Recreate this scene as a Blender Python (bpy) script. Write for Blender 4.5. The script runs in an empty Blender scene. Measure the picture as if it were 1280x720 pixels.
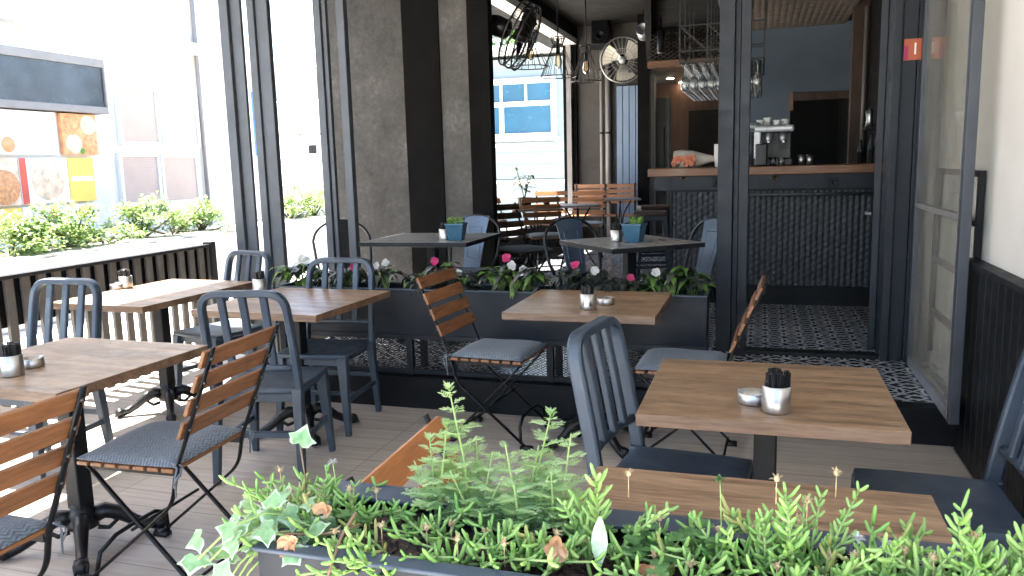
import bpy, bmesh, math, random
from math import sin, cos, pi, radians, sqrt, atan2
from mathutils import Vector, Matrix, Euler

random.seed(7)
scene = bpy.context.scene
C = scene.collection

# ------------------------------------------------------------------ camera
# world x runs along the terrace front (to the right), y goes into the cafe, z is up, terrace floor at z = 0
F, W0, H0 = 992.0, 1280.0, 720.0
PITCH, ROLL, TURN, CZ = radians(8.81), radians(1.5), radians(-17.5), 1.441
_f = Vector((0, cos(PITCH), -sin(PITCH))); _d = Vector((0, -sin(PITCH), -cos(PITCH))); _x = Vector((1, 0, 0))
_r = cos(ROLL) * _x + sin(ROLL) * _d
_dn = -sin(ROLL) * _x + cos(ROLL) * _d
_rot = Matrix.Rotation(-TURN, 3, 'Z')
AX_R, AX_D, AX_F = _rot @ _r, _rot @ _dn, _rot @ _f
EYE = Vector((0, 0, CZ))
cam_d = bpy.data.cameras.new("camera"); cam = bpy.data.objects.new("camera", cam_d); C.objects.link(cam)
cam_d.sensor_width = 36; cam_d.lens = F / W0 * 36; cam_d.clip_start = .05; cam_d.clip_end = 500
m3 = Matrix((AX_R, -AX_D, -AX_F)).transposed()
cam.matrix_world = Matrix.Translation(EYE) @ m3.to_4x4()
scene.camera = cam

def ray(px, py):
    return AX_R * ((px - 640) / F) + AX_D * ((py - 360) / F) + AX_F
def at_z(px, py, z): d = ray(px, py); return EYE + d * ((z - CZ) / d.z)
def at_x(px, py, x): d = ray(px, py); return EYE + d * (x / d.x)
def at_y(px, py, y): d = ray(px, py); return EYE + d * (y / d.y)

# ------------------------------------------------------------------ materials
def new_mat(name):
    m = bpy.data.materials.new(name); m.use_nodes = True
    nt = m.node_tree; b = nt.nodes["Principled BSDF"]
    return m, nt, b
def N(nt, t, **kw):
    n = nt.nodes.new(t)
    for k, v in kw.items(): setattr(n, k, v)
    return n
def L(nt, a, b): nt.links.new(a, b)
def ramp(nt, fac, stops):
    r = N(nt, 'ShaderNodeValToRGB'); e = r.color_ramp.elements
    while len(e) > 1: e.remove(e[-1])
    e[0].position = stops[0][0]; e[0].color = (*stops[0][1], 1)
    for p, c in stops[1:]:
        q = e.new(p); q.color = (*c, 1)
    L(nt, fac, r.inputs[0]); return r.outputs[0]
def noise(nt, scale, detail=4, vec=None, rough=.55):
    n = N(nt, 'ShaderNodeTexNoise'); n.inputs['Scale'].default_value = scale; n.inputs['Detail'].default_value = detail
    n.inputs['Roughness'].default_value = rough
    if vec is not None: L(nt, vec, n.inputs['Vector'])
    return n
def objvec(nt, scale=(1, 1, 1), rot=(0, 0, 0), world=False, perobj=False):
    if world:
        g = N(nt, 'ShaderNodeNewGeometry'); src = g.outputs['Position']
    else:
        t = N(nt, 'ShaderNodeTexCoord'); src = t.outputs['Object']
    if perobj:
        oi = N(nt, 'ShaderNodeObjectInfo'); mu = N(nt, 'ShaderNodeMath', operation='MULTIPLY'); mu.inputs[1].default_value = 37.0
        L(nt, oi.outputs['Random'], mu.inputs[0]); ad = N(nt, 'ShaderNodeVectorMath', operation='ADD')
        L(nt, src, ad.inputs[0]); L(nt, mu.outputs[0], ad.inputs[1]); src = ad.outputs[0]
    m = N(nt, 'ShaderNodeMapping'); m.inputs['Scale'].default_value = scale; m.inputs['Rotation'].default_value = rot
    L(nt, src, m.inputs['Vector']); return m.outputs[0]
def bump(nt, b, h, strength=.2, dist=.002):
    n = N(nt, 'ShaderNodeBump'); n.inputs['Strength'].default_value = strength; n.inputs['Distance'].default_value = dist
    L(nt, h, n.inputs['Height']); L(nt, n.outputs[0], b.inputs['Normal'])

def paint(name, col, rough=.5, metal=0.0, var=.18, scale=14, bmp=.05, spec=.5):
    m, nt, b = new_mat(name)
    v = objvec(nt, perobj=True); n = noise(nt, scale, 5, v)
    c1 = tuple(max(0, x * (1 - var)) for x in col); c2 = tuple(x * (1 + var) for x in col)
    L(nt, ramp(nt, n.outputs[0], [(.3, c1), (.7, c2)]), b.inputs['Base Color'])
    mr = N(nt, 'ShaderNodeMapRange'); mr.inputs[1].default_value = .3; mr.inputs[2].default_value = .7
    mr.inputs[3].default_value = max(.03, rough - .08); mr.inputs[4].default_value = min(1, rough + .1)
    n2 = noise(nt, scale * 2.3, 4, v); L(nt, n2.outputs[0], mr.inputs[0]); L(nt, mr.outputs[0], b.inputs['Roughness'])
    b.inputs['Metallic'].default_value = metal; b.inputs['Specular IOR Level'].default_value = spec
    if bmp: bump(nt, b, noise(nt, scale * 8, 3, v).outputs[0], bmp, .002)
    return m

def wood(name, dark, light, axis='x', rough=.42, fine=1.0, coat=0.0, knots=True):
    m, nt, b = new_mat(name)
    s = {'x': (1.2, 14, 14), 'y': (14, 1.2, 14), 'z': (14, 14, 1.2)}[axis]
    v = objvec(nt, tuple(k * fine for k in s), perobj=True)
    big = noise(nt, .9, 6, v, .62); fin = noise(nt, 6.0, 8, v, .7)
    mx = N(nt, 'ShaderNodeMath', operation='MULTIPLY_ADD'); mx.inputs[1].default_value = .55
    L(nt, fin.outputs[0], mx.inputs[0]); 
    sc = N(nt, 'ShaderNodeMath', operation='MULTIPLY'); sc.inputs[1].default_value = .5; L(nt, big.outputs[0], sc.inputs[0]); L(nt, sc.outputs[0], mx.inputs[2])
    mid = tuple((a + c) / 2 for a, c in zip(dark, light))
    base = ramp(nt, mx.outputs[0], [(.40, dark), (.50, mid), (.62, light)])
    sv = objvec(nt, {'x': (1.6, 22, 22), 'y': (22, 1.6, 22), 'z': (22, 22, 1.6)}[axis], perobj=True); sn = noise(nt, 1.0, 3, sv, .5)
    kv = objvec(nt, {'x': (3, 9, 9), 'y': (9, 3, 9), 'z': (9, 9, 3)}[axis], perobj=True); kn = noise(nt, 1.0, 2, kv, .4)
    s1 = N(nt, 'ShaderNodeMapRange'); s1.inputs[1].default_value = .60; s1.inputs[2].default_value = .70; s1.inputs[3].default_value = 0; s1.inputs[4].default_value = .55; L(nt, sn.outputs[0], s1.inputs[0])
    s2 = N(nt, 'ShaderNodeMapRange'); s2.inputs[1].default_value = .66; s2.inputs[2].default_value = .76; s2.inputs[3].default_value = 0; s2.inputs[4].default_value = .6; L(nt, kn.outputs[0], s2.inputs[0])
    sm = N(nt, 'ShaderNodeMath', operation='MAXIMUM'); L(nt, s1.outputs[0], sm.inputs[0]); L(nt, s2.outputs[0], sm.inputs[1])
    cm_ = N(nt, 'ShaderNodeMix', data_type='RGBA'); L(nt, sm.outputs[0], cm_.inputs[0]); L(nt, base, cm_.inputs[6]); cm_.inputs[7].default_value = (*[c * .85 for c in dark], 1)
    L(nt, cm_.outputs[2], b.inputs['Base Color'])
    b.inputs['Roughness'].default_value = rough
    mr = N(nt, 'ShaderNodeMapRange'); mr.inputs[1].default_value = .3; mr.inputs[2].default_value = .7; mr.inputs[3].default_value = rough - .12; mr.inputs[4].default_value = rough + .18
    wv = objvec(nt, (5, 7, 5), perobj=True); wn = noise(nt, 1.3, 7, wv, .7); L(nt, wn.outputs[0], mr.inputs[0]); L(nt, mr.outputs[0], b.inputs['Roughness'])
    b.inputs['Coat Weight'].default_value = coat; b.inputs['Coat Roughness'].default_value = .25
    bump(nt, b, fin.outputs[0], .12, .001)
    return m

def leafmat(name, c1, c2, rough=.45, trans=.35, scale=30):
    m, nt, b = new_mat(name)
    v = objvec(nt, perobj=True); n = noise(nt, scale, 3, v)
    col = ramp(nt, n.outputs[0], [(.32, c1), (.68, c2)])
    L(nt, col, b.inputs['Base Color']); b.inputs['Roughness'].default_value = rough
    b.inputs['Subsurface Weight'].default_value = 0
    if trans:
        t = N(nt, 'ShaderNodeBsdfTranslucent'); L(nt, col, t.inputs[0])
        mx = N(nt, 'ShaderNodeMixShader'); mx.inputs[0].default_value = trans
        L(nt, b.outputs[0], mx.inputs[1]); L(nt, t.outputs[0], mx.inputs[2])
        L(nt, mx.outputs[0], nt.nodes['Material Output'].inputs[0])
    return m

def thin_glass(name, tint=(.92, .95, .95), refl=1.0, rough=.02):
    m, nt, b = new_mat(name); nt.nodes.remove(b)
    t = N(nt, 'ShaderNodeBsdfTransparent'); t.inputs[0].default_value = (*tint, 1)
    g = N(nt, 'ShaderNodeBsdfGlossy'); g.inputs['Roughness'].default_value = rough
    fr = N(nt, 'ShaderNodeFresnel'); fr.inputs[0].default_value = 1.45
    mu = N(nt, 'ShaderNodeMath', operation='MULTIPLY'); mu.inputs[1].default_value = refl; mu.use_clamp = True
    L(nt, fr.outputs[0], mu.inputs[0])
    mx = N(nt, 'ShaderNodeMixShader'); L(nt, mu.outputs[0], mx.inputs[0]); L(nt, t.outputs[0], mx.inputs[1]); L(nt, g.outputs[0], mx.inputs[2])
    L(nt, mx.outputs[0], nt.nodes['Material Output'].inputs[0])
    return m

def emit(name, col, s):
    m, nt, b = new_mat(name); b.inputs['Base Color'].default_value = (*col, 1)
    b.inputs['Emission Color'].default_value = (*col, 1); b.inputs['Emission Strength'].default_value = s
    return m

M = {}
M['oak'] = wood('oak_laminate', (.105, .062, .033), (.325, .205, .118), 'x', .38, 1.5, .1)
M['oak_edge'] = wood('oak_edge', (.07, .038, .022), (.20, .12, .07), 'x', .5)
M['greywood'] = wood('grey_wood', (.10, .10, .10), (.25, .245, .235), 'x', .33)
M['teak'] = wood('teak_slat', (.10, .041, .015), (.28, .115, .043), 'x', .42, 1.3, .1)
M['teak_lit'] = wood('teak_slat_lit', (.25, .09, .024), (.42, .165, .05), 'x', .38, 1.3, .2)  # brighter copy of the teak, unshaded daylight put into the colour
M['teak_window_lit'] = wood('teak_slat_window_lit', (.17, .072, .028), (.40, .175, .072), 'x', .42, 1.3, .1)  # paler copy of the teak, window light painted into the slats
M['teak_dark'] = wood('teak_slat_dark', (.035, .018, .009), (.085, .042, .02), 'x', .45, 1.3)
M['counter'] = wood('counter_wood', (.11, .045, .019), (.24, .105, .046), 'x', .4, .8)
M['brownwood'] = wood('brown_wood', (.026, .012, .006), (.065, .030, .015), 'z', .55, .8)
M['navy'] = paint('navy_metal', (.040, .056, .078), .42, 0, .2, 6, .06, .45)
M['navy_dark'] = paint('navy_dark_metal', (.0095, .013, .0195), .5, 0, .2, 6, .05, .35)
M['navy_edge'] = paint('navy_planter', (.0125, .0155, .021), .5, 0, .15, 5, .02, .25)
M['anth'] = paint('anthracite', (.009, .010, .012), .5, .0, .2, 8, .05, .25)
M['post'] = paint('post_metal', (.055, .062, .074), .42, .2, .15, 5, .04)
M['black'] = paint('black_iron', (.006, .006, .0065), .42, .2, .3, 20, .08, .4)
M['castiron'] = paint('cast_iron', (.008, .008, .009), .36, .2, .4, 40, .25)
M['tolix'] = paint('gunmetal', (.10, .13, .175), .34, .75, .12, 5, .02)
M['overlit_soil'] = paint('overlit_bed_soil', (.50, .46, .40), .9, 0, .15, 12, .3)  # bed soil made pale, overexposed sunlight put into its colour
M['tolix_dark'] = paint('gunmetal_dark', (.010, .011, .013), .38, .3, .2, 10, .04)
M['steel'] = paint('brushed_steel', (.50, .49, .475), .34, 1, .03, 3, 0)
M['chrome'] = paint('worn_aluminium', (.42, .43, .45), .42, .8, .12, 5, 0)
M['white'] = paint('white_paint', (.78, .77, .74), .6, 0, .04, 4, .05)
M['plaster'] = paint('white_plaster', (.74, .70, .65), .85, 0, .05, 3, .3)
M['cream'] = paint('cream_render', (.78, .74, .68), .85, 0, .05, 1.2, .1)
M['shutter'] = paint('beige_shutter', (.56, .43, .36), .7, 0, .06, 3, .05)
M['paleblue'] = paint('pale_clapboard', (.23, .29, .305), .7, 0, .06, 2, .05)
M['bluepane'] = paint('blue_pane', (.022, .10, .17), .2, 0, .12, 2, .0)
M['black_panel'] = paint('black_board', (.004, .0043, .005), .5, 0, .3, 5, .08, .25)
M['blackwall'] = paint('dark_panel', (.0035, .0032, .003), .8, 0, .3, 3, .1, .12)
M['ceil'] = paint('dark_ceiling', (.010, .009, .0085), .85, 0, .2, 3, .1, .2)
M['soffit'] = paint('terrace_soffit', (.42, .42, .41), .8, 0, .05, 3, .1)
M['radiator'] = paint('radiator_blue', (.16, .215, .30), .4, .1, .08, 6, .02)
M['bluewall'] = paint('slate_blue_wall', (.135, .175, .225), .8, 0, .08, 3, .1)
M['plastic'] = paint('black_plastic', (.010, .010, .011), .35, 0, .15, 5, 0, .35)
M['potblue'] = paint('blue_pot', (.022, .085, .145), .35, 0, .1, 20, .03)
M['wire'] = paint('wire_metal', (.06, .055, .05), .4, .6, .2, 30, 0)
M['wiregrey'] = paint('fan_wire', (.35, .34, .32), .35, .8, .1, 30, 0)
M['brass'] = paint('brass', (.55, .36, .14), .3, 1, .1, 30, 0)
M['foam'] = paint('espresso_white', (.50, .52, .54), .3, .2, .03, 3, 0)
M['darkdoor'] = paint('dark_door', (.005, .0045, .004), .6, 0, .3, 4, .05, .25)
M['fridge'] = paint('fridge_grey', (.045, .042, .038), .4, .4, .1, 4, .03)
M['sticker'] = paint('orange_sticker', (.40, .085, .035), .5, 0, .08, 30, 0)
M['sticker_pink'] = paint('pink_sticker', (.36, .012, .10), .5, 0, .1, 60, 0)
M['paper'] = paint('kraft_paper', (.50, .44, .38), .8, 0, .1, 20, .1)
M['soil'] = None
M['glass'] = thin_glass('clear_glass', (.93, .95, .95), .3)
M['hazy_glass'] = thin_glass('hazy_door_glass', (.93, .94, .92), .45, .05)
_nt = M['hazy_glass'].node_tree; _out = _nt.nodes['Material Output']; _src = _out.inputs[0].links[0].from_socket
_df = N(_nt, 'ShaderNodeBsdfDiffuse'); _df.inputs[0].default_value = (.62, .58, .52, 1); _v = objvec(_nt, (1, 1, .12)); _n = noise(_nt, 6, 5, _v)
_mr = N(_nt, 'ShaderNodeMapRange'); _mr.inputs[1].default_value = .35; _mr.inputs[2].default_value = .75; _mr.inputs[3].default_value = .07; _mr.inputs[4].default_value = .26; L(_nt, _n.outputs[0], _mr.inputs[0])
_b = N(_nt, 'ShaderNodeMixShader'); L(_nt, _mr.outputs[0], _b.inputs[0]); L(_nt, _src, _b.inputs[1]); L(_nt, _df.outputs[0], _b.inputs[2]); L(_nt, _b.outputs[0], _out.inputs[0])
M['wineglass'] = thin_glass('wine_glass', (.86, .88, .88), 3.0, .12)
_nt = M['wineglass'].node_tree; _out = _nt.nodes['Material Output']; _src = _out.inputs[0].links[0].from_socket
_df = N(_nt, 'ShaderNodeBsdfTranslucent'); _df.inputs[0].default_value = (.8, .82, .82, 1); _d2 = N(_nt, 'ShaderNodeBsdfDiffuse'); _d2.inputs[0].default_value = (.8, .82, .82, 1)
_a = N(_nt, 'ShaderNodeMixShader'); _a.inputs[0].default_value = .5; L(_nt, _df.outputs[0], _a.inputs[1]); L(_nt, _d2.outputs[0], _a.inputs[2])
_b = N(_nt, 'ShaderNodeMixShader'); _b.inputs[0].default_value = .15; L(_nt, _src, _b.inputs[1]); L(_nt, _a.outputs[0], _b.inputs[2]); L(_nt, _b.outputs[0], _out.inputs[0])  # white diffuse share stands in for window light refracted in the glass
M['kraft_flower'] = paint('peach_petals', (.62, .22, .13), .7, 0, .3, 60, 0)
M['bulb'] = thin_glass('bulb_glass', (.95, .88, .75), 1.5)
M['filament'] = emit('filament', (1, .62, .28), .1)
M['spot'] = emit('spot_lamp', (1, .72, .45), 9.0)
M['poster_white'] = paint('poster_white', (.85, .83, .80), .5, 0, .03, 2, 0)
M['poster_yellow'] = paint('poster_yellow', (.90, .62, .12), .5, 0, .1, 1.5, 0)
M['poster_red'] = paint('poster_red', (.70, .10, .06), .5, 0, .1, 3, 0)
M['poster_pale'] = paint('poster_pale_food', (.86, .62, .42), .6, 0, .3, 7, 0)
M['poster_orange'] = paint('poster_orange', (.80, .36, .16), .5, 0, .2, 9, 0)
M['dish'] = paint('dish_food', (.72, .33, .14), .6, 0, .4, 18, 0)
M['dish_green'] = paint('dish_herbs', (.16, .32, .05), .6, 0, .4, 22, 0)
M['awning_glass'] = paint('dark_awning_panel', (.045, .055, .068), .25, 0, .6, 1.6, 0)
M['alu'] = paint('grey_aluminium', (.24, .22, .21), .5, .3, .08, 3, 0)
M['picket'] = paint('picket_paint', (.085, .078, .072), .55, .1, .25, 6, .05, .4)
M['bluesign'] = paint('blue_panel', (.03, .12, .42), .5, 0, .1, 3, 0)

# leaves
M['ice'] = leafmat('succulent_green', (.19, .38, .075), (.32, .52, .14), .42, .28, 25)
M['ice2'] = leafmat('succulent_lime', (.25, .44, .10), (.40, .58, .19), .42, .3, 25)
M['ice3'] = leafmat('succulent_yellowing', (.40, .42, .10), (.52, .50, .20), .5, .3, 40)
M['feather'] = leafmat('feathery_green', (.42, .58, .24), (.58, .72, .40), .6, .45, 25)
M['ivy'] = leafmat('ivy_green', (.13, .27, .10), (.30, .46, .23), .38, .25, 55)
M['ivy_pale'] = leafmat('ivy_margin', (.30, .41, .24), (.52, .60, .44), .4, .25, 70)
M['clover'] = leafmat('clover_green', (.06, .15, .04), (.13, .25, .08), .5, .3, 40)
M['stem'] = leafmat('stem_green', (.16, .26, .07), (.28, .36, .12), .6, 0, 30)
M['twig'] = leafmat('dry_twig', (.16, .09, .05), (.30, .19, .11), .8, 0, 30)
M['dry'] = leafmat('dry_leaf', (.33, .15, .07), (.55, .35, .20), .7, .3, 60)
M['bud'] = leafmat('dry_bud', (.34, .25, .12), (.55, .42, .24), .8, .1, 90)
M['petal_white'] = leafmat('white_petal', (.42, .43, .42), (.58, .58, .56), .6, .3, 20)
M['petal_pink'] = leafmat('pink_petal', (.36, .012, .085), (.52, .03, .15), .6, .3, 20)
M['imp_dark'] = leafmat('dark_leaf', (.016, .020, .016), (.045, .052, .045), .32, .1, 25)
M['imp_green'] = leafmat('fresh_leaf', (.05, .11, .022), (.13, .24, .045), .4, .3, 25)
M['shrub'] = leafmat('shrub_leaf', (.13, .22, .06), (.30, .40, .13), .5, .4, 3)
M['treeleaf'] = leafmat('tree_leaf', (.04, .10, .025), (.10, .20, .05), .5, .3, 2)
M['houseplant'] = leafmat('house_leaf', (.02, .035, .015), (.05, .08, .03), .4, .2, 20)
M['bark'] = leafmat('bark', (.06, .045, .03), (.13, .10, .07), .9, 0, 12)
M['potgreen'] = leafmat('pot_succulent', (.14, .30, .06), (.30, .48, .12), .5, .25, 40)

def mk_soil():
    m, nt, b = new_mat('potting_soil'); v = objvec(nt)
    n = noise(nt, 70, 8, v, .7); vo = N(nt, 'ShaderNodeTexVoronoi'); vo.inputs['Scale'].default_value = 90; L(nt, v, vo.inputs['Vector'])
    L(nt, ramp(nt, n.outputs[0], [(.3, (.016, .010, .007)), (.55, (.06, .036, .024)), (.75, (.17, .11, .075))]), b.inputs['Base Color'])
    b.inputs['Roughness'].default_value = .95; bump(nt, b, vo.outputs['Distance'], .9, .01); return m
M['soil'] = mk_soil()

def mk_concrete():
    m, nt, b = new_mat('stained_concrete'); v = objvec(nt, world=True)
    n1 = noise(nt, 2.6, 10, v, .72); n2 = noise(nt, 17, 10, v, .78)
    mx = N(nt, 'ShaderNodeMath', operation='MULTIPLY_ADD'); mx.inputs[1].default_value = .45; L(nt, n2.outputs[0], mx.inputs[0])
    s = N(nt, 'ShaderNodeMath', operation='MULTIPLY'); s.inputs[1].default_value = .6; L(nt, n1.outputs[0], s.inputs[0]); L(nt, s.outputs[0], mx.inputs[2])
    L(nt, ramp(nt, mx.outputs[0], [(.36, (.022, .0205, .0185)), (.47, (.046, .043, .039)), (.55, (.063, .059, .054)), (.62, (.092, .087, .08)), (.70, (.165, .157, .147))]), b.inputs['Base Color'])
    b.inputs['Roughness'].default_value = .75; bump(nt, b, n2.outputs[0], .2, .004); return m
M['concrete'] = mk_concrete()
def mk_concrete_dark():
    m, nt, b = new_mat('dark_concrete'); v = objvec(nt, world=True); n1 = noise(nt, 1.3, 8, v, .65)
    L(nt, ramp(nt, n1.outputs[0], [(.3, (.030, .026, .022)), (.7, (.075, .067, .058))]), b.inputs['Base Color']); b.inputs['Roughness'].default_value = .8; return m
M['concrete_dark'] = mk_concrete_dark()

def mk_deck():
    m, nt, b = new_mat('wood_look_deck_tile'); v = objvec(nt, world=True)
    br = N(nt, 'ShaderNodeTexBrick'); br.offset = 0.0; br.inputs['Scale'].default_value = 1
    br.inputs['Mortar Size'].default_value = .0022; br.inputs['Brick Width'].default_value = .93; br.inputs['Row Height'].default_value = .148
    br.inputs['Color1'].default_value = (.3, .3, .3, 1); br.inputs['Color2'].default_value = (.7, .7, .7, 1); br.inputs['Mortar'].default_value = (0, 0, 0, 1)
    br.inputs['Bias'].default_value = 0
    L(nt, v, br.inputs['Vector'])
    g = N(nt, 'ShaderNodeMapping'); g.inputs['Scale'].default_value = (1.5, 26, 10); L(nt, v, g.inputs['Vector'])
    n = noise(nt, 1.5, 8, g.outputs[0], .65)
    big = noise(nt, 1.1, 4, v)
    add = N(nt, 'ShaderNodeMath', operation='MULTIPLY_ADD'); add.inputs[1].default_value = .28; L(nt, br.outputs['Color'], add.inputs[0]); L(nt, n.outputs[0], add.inputs[2])
    add2 = N(nt, 'ShaderNodeMath', operation='MULTIPLY_ADD'); add2.inputs[1].default_value = .3; L(nt, big.outputs[0], add2.inputs[0]); L(nt, add.outputs[0], add2.inputs[2])
    st = noise(nt, 3.3, 6, v, .7); stm = N(nt, 'ShaderNodeMath', operation='MULTIPLY_ADD'); stm.inputs[1].default_value = .22; L(nt, st.outputs[0], stm.inputs[0]); L(nt, add2.outputs[0], stm.inputs[2]); sto = N(nt, 'ShaderNodeMath', operation='SUBTRACT'); sto.inputs[1].default_value = .11; L(nt, stm.outputs[0], sto.inputs[0])
    col = ramp(nt, sto.outputs[0], [(.5, (.28, .238, .197)), (.78, (.375, .328, .277)), (1.0, (.46, .41, .352))])
    mx = N(nt, 'ShaderNodeMix', data_type='RGBA'); L(nt, br.outputs['Fac'], mx.inputs[0]); L(nt, col, mx.inputs[6]); mx.inputs[7].default_value = (.17, .143, .12, 1)
    L(nt, mx.outputs[2], b.inputs['Base Color']); b.inputs['Roughness'].default_value = .5
    bump(nt, b, n.outputs[0], .08, .002); return m
M['deck'] = mk_deck()

def mk_tile():
    # dark encaustic tile with a pale lattice of crossing loops
    m, nt, b = new_mat('patterned_cafe_tile'); v = objvec(nt, (4.4, 4.4, 4.4), (0, 0, 0), world=True)
    fr = N(nt, 'ShaderNodeVectorMath', operation='FRACTION'); L(nt, v, fr.inputs[0])
    sb = N(nt, 'ShaderNodeVectorMath', operation='SUBTRACT'); sb.inputs[1].default_value = (.5, .5, 0); L(nt, fr.outputs[0], sb.inputs[0])
    ab = N(nt, 'ShaderNodeVectorMath', operation='ABSOLUTE'); L(nt, sb.outputs[0], ab.inputs[0])
    sp = N(nt, 'ShaderNodeSeparateXYZ'); L(nt, ab.outputs[0], sp.inputs[0])
    def mth(op, a, c=None, clamp=False):
        n = N(nt, 'ShaderNodeMath', operation=op)
        for i, q in enumerate((a, c)):
            if q is None: continue
            if isinstance(q, (int, float)): n.inputs[i].default_value = q
            else: L(nt, q, n.inputs[i])
        return n.outputs[0]
    X, Y = sp.outputs[0], sp.outputs[1]
    def line(d, w): return mth('LESS_THAN', mth('ABSOLUTE', d), w)
    dia = mth('SUBTRACT', mth('ADD', X, Y), .5)
    dia2 = mth('SUBTRACT', mth('ADD', X, Y), .22)
    dx = mth('SUBTRACT', X, .5); dy = mth('SUBTRACT', Y, .5)
    rad = mth('SQRT', mth('ADD', mth('MULTIPLY', dx, dx), mth('MULTIPLY', dy, dy)))
    ring = mth('SUBTRACT', rad, .30); ring2 = mth('SUBTRACT', rad, .12)
    rc = mth('SQRT', mth('ADD', mth('MULTIPLY', X, X), mth('MULTIPLY', dy, dy)))
    arc = mth('SUBTRACT', rc, .36)
    tot = mth('MAXIMUM', line(dia, .042), line(ring, .032))
    tot = mth('MAXIMUM', tot, line(ring2, .036)); tot = mth('MAXIMUM', tot, line(dia2, .042)); tot = mth('MAXIMUM', tot, line(arc, .028))
    nn = noise(nt, 2.0, 6, v); mx = N(nt, 'ShaderNodeMix', data_type='RGBA'); L(nt, tot, mx.inputs[0])
    L(nt, ramp(nt, nn.outputs[0], [(.3, (.016, .018, .022)), (.7, (.032, .035, .04))]), mx.inputs[6])
    L(nt, ramp(nt, nn.outputs[0], [(.3, (.30, .31, .33)), (.7, (.50, .51, .53))]), mx.inputs[7])
    L(nt, mx.outputs[2], b.inputs['Base Color']); b.inputs['Roughness'].default_value = .16; return m
M['tile'] = mk_tile()

def mk_cushion():
    m, nt, b = new_mat('herringbone_cloth'); v = objvec(nt, (1, 1, 1), perobj=True)
    sp = N(nt, 'ShaderNodeSeparateXYZ'); L(nt, v, sp.inputs[0])
    def mth(op, a, c=None):
        n = N(nt, 'ShaderNodeMath', operation=op)
        for i, q in enumerate((a, c)):
            if q is None: continue
            if isinstance(q, (int, float)): n.inputs[i].default_value = q
            else: L(nt, q, n.inputs[i])
        return n.outputs[0]
    zig = mth('PINGPONG', mth('MULTIPLY', sp.outputs[0], 44), 1.0)
    w = mth('FRACT', mth('ADD', mth('MULTIPLY', sp.outputs[1], 80), zig))
    st = mth('GREATER_THAN', w, .5)
    n = noise(nt, 90, 4, v); n2 = noise(nt, 6, 3, v)
    mixf = mth('ADD', mth('MULTIPLY', st, .28), mth('MULTIPLY', n.outputs[0], .7))
    mixf = mth('ADD', mixf, mth('MULTIPLY', n2.outputs[0], .2))
    L(nt, ramp(nt, mixf, [(.30, (.05, .062, .076)), (.62, (.105, .125, .148)), (.95, (.20, .23, .26))]), b.inputs['Base Color'])
    b.inputs['Roughness'].default_value = .95; b.inputs['Sheen Weight'].default_value = .2
    bump(nt, b, mixf, .35, .002); return m
M['cushion'] = mk_cushion()

def mk_pave():
    m, nt, b = new_mat('street_paving'); v = objvec(nt, world=True)
    br = N(nt, 'ShaderNodeTexBrick'); br.inputs['Scale'].default_value = 1; br.inputs['Brick Width'].default_value = .4; br.inputs['Row Height'].default_value = .4
    br.inputs['Mortar Size'].default_value = .006; br.inputs['Color1'].default_value = (.56, .53, .48, 1); br.inputs['Color2'].default_value = (.64, .61, .56, 1); br.inputs['Mortar'].default_value = (.25, .24, .22, 1)
    L(nt, v, br.inputs['Vector']); L(nt, br.outputs['Color'], b.inputs['Base Color']); b.inputs['Roughness'].default_value = .85; return m
M['pave'] = mk_pave()

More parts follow.
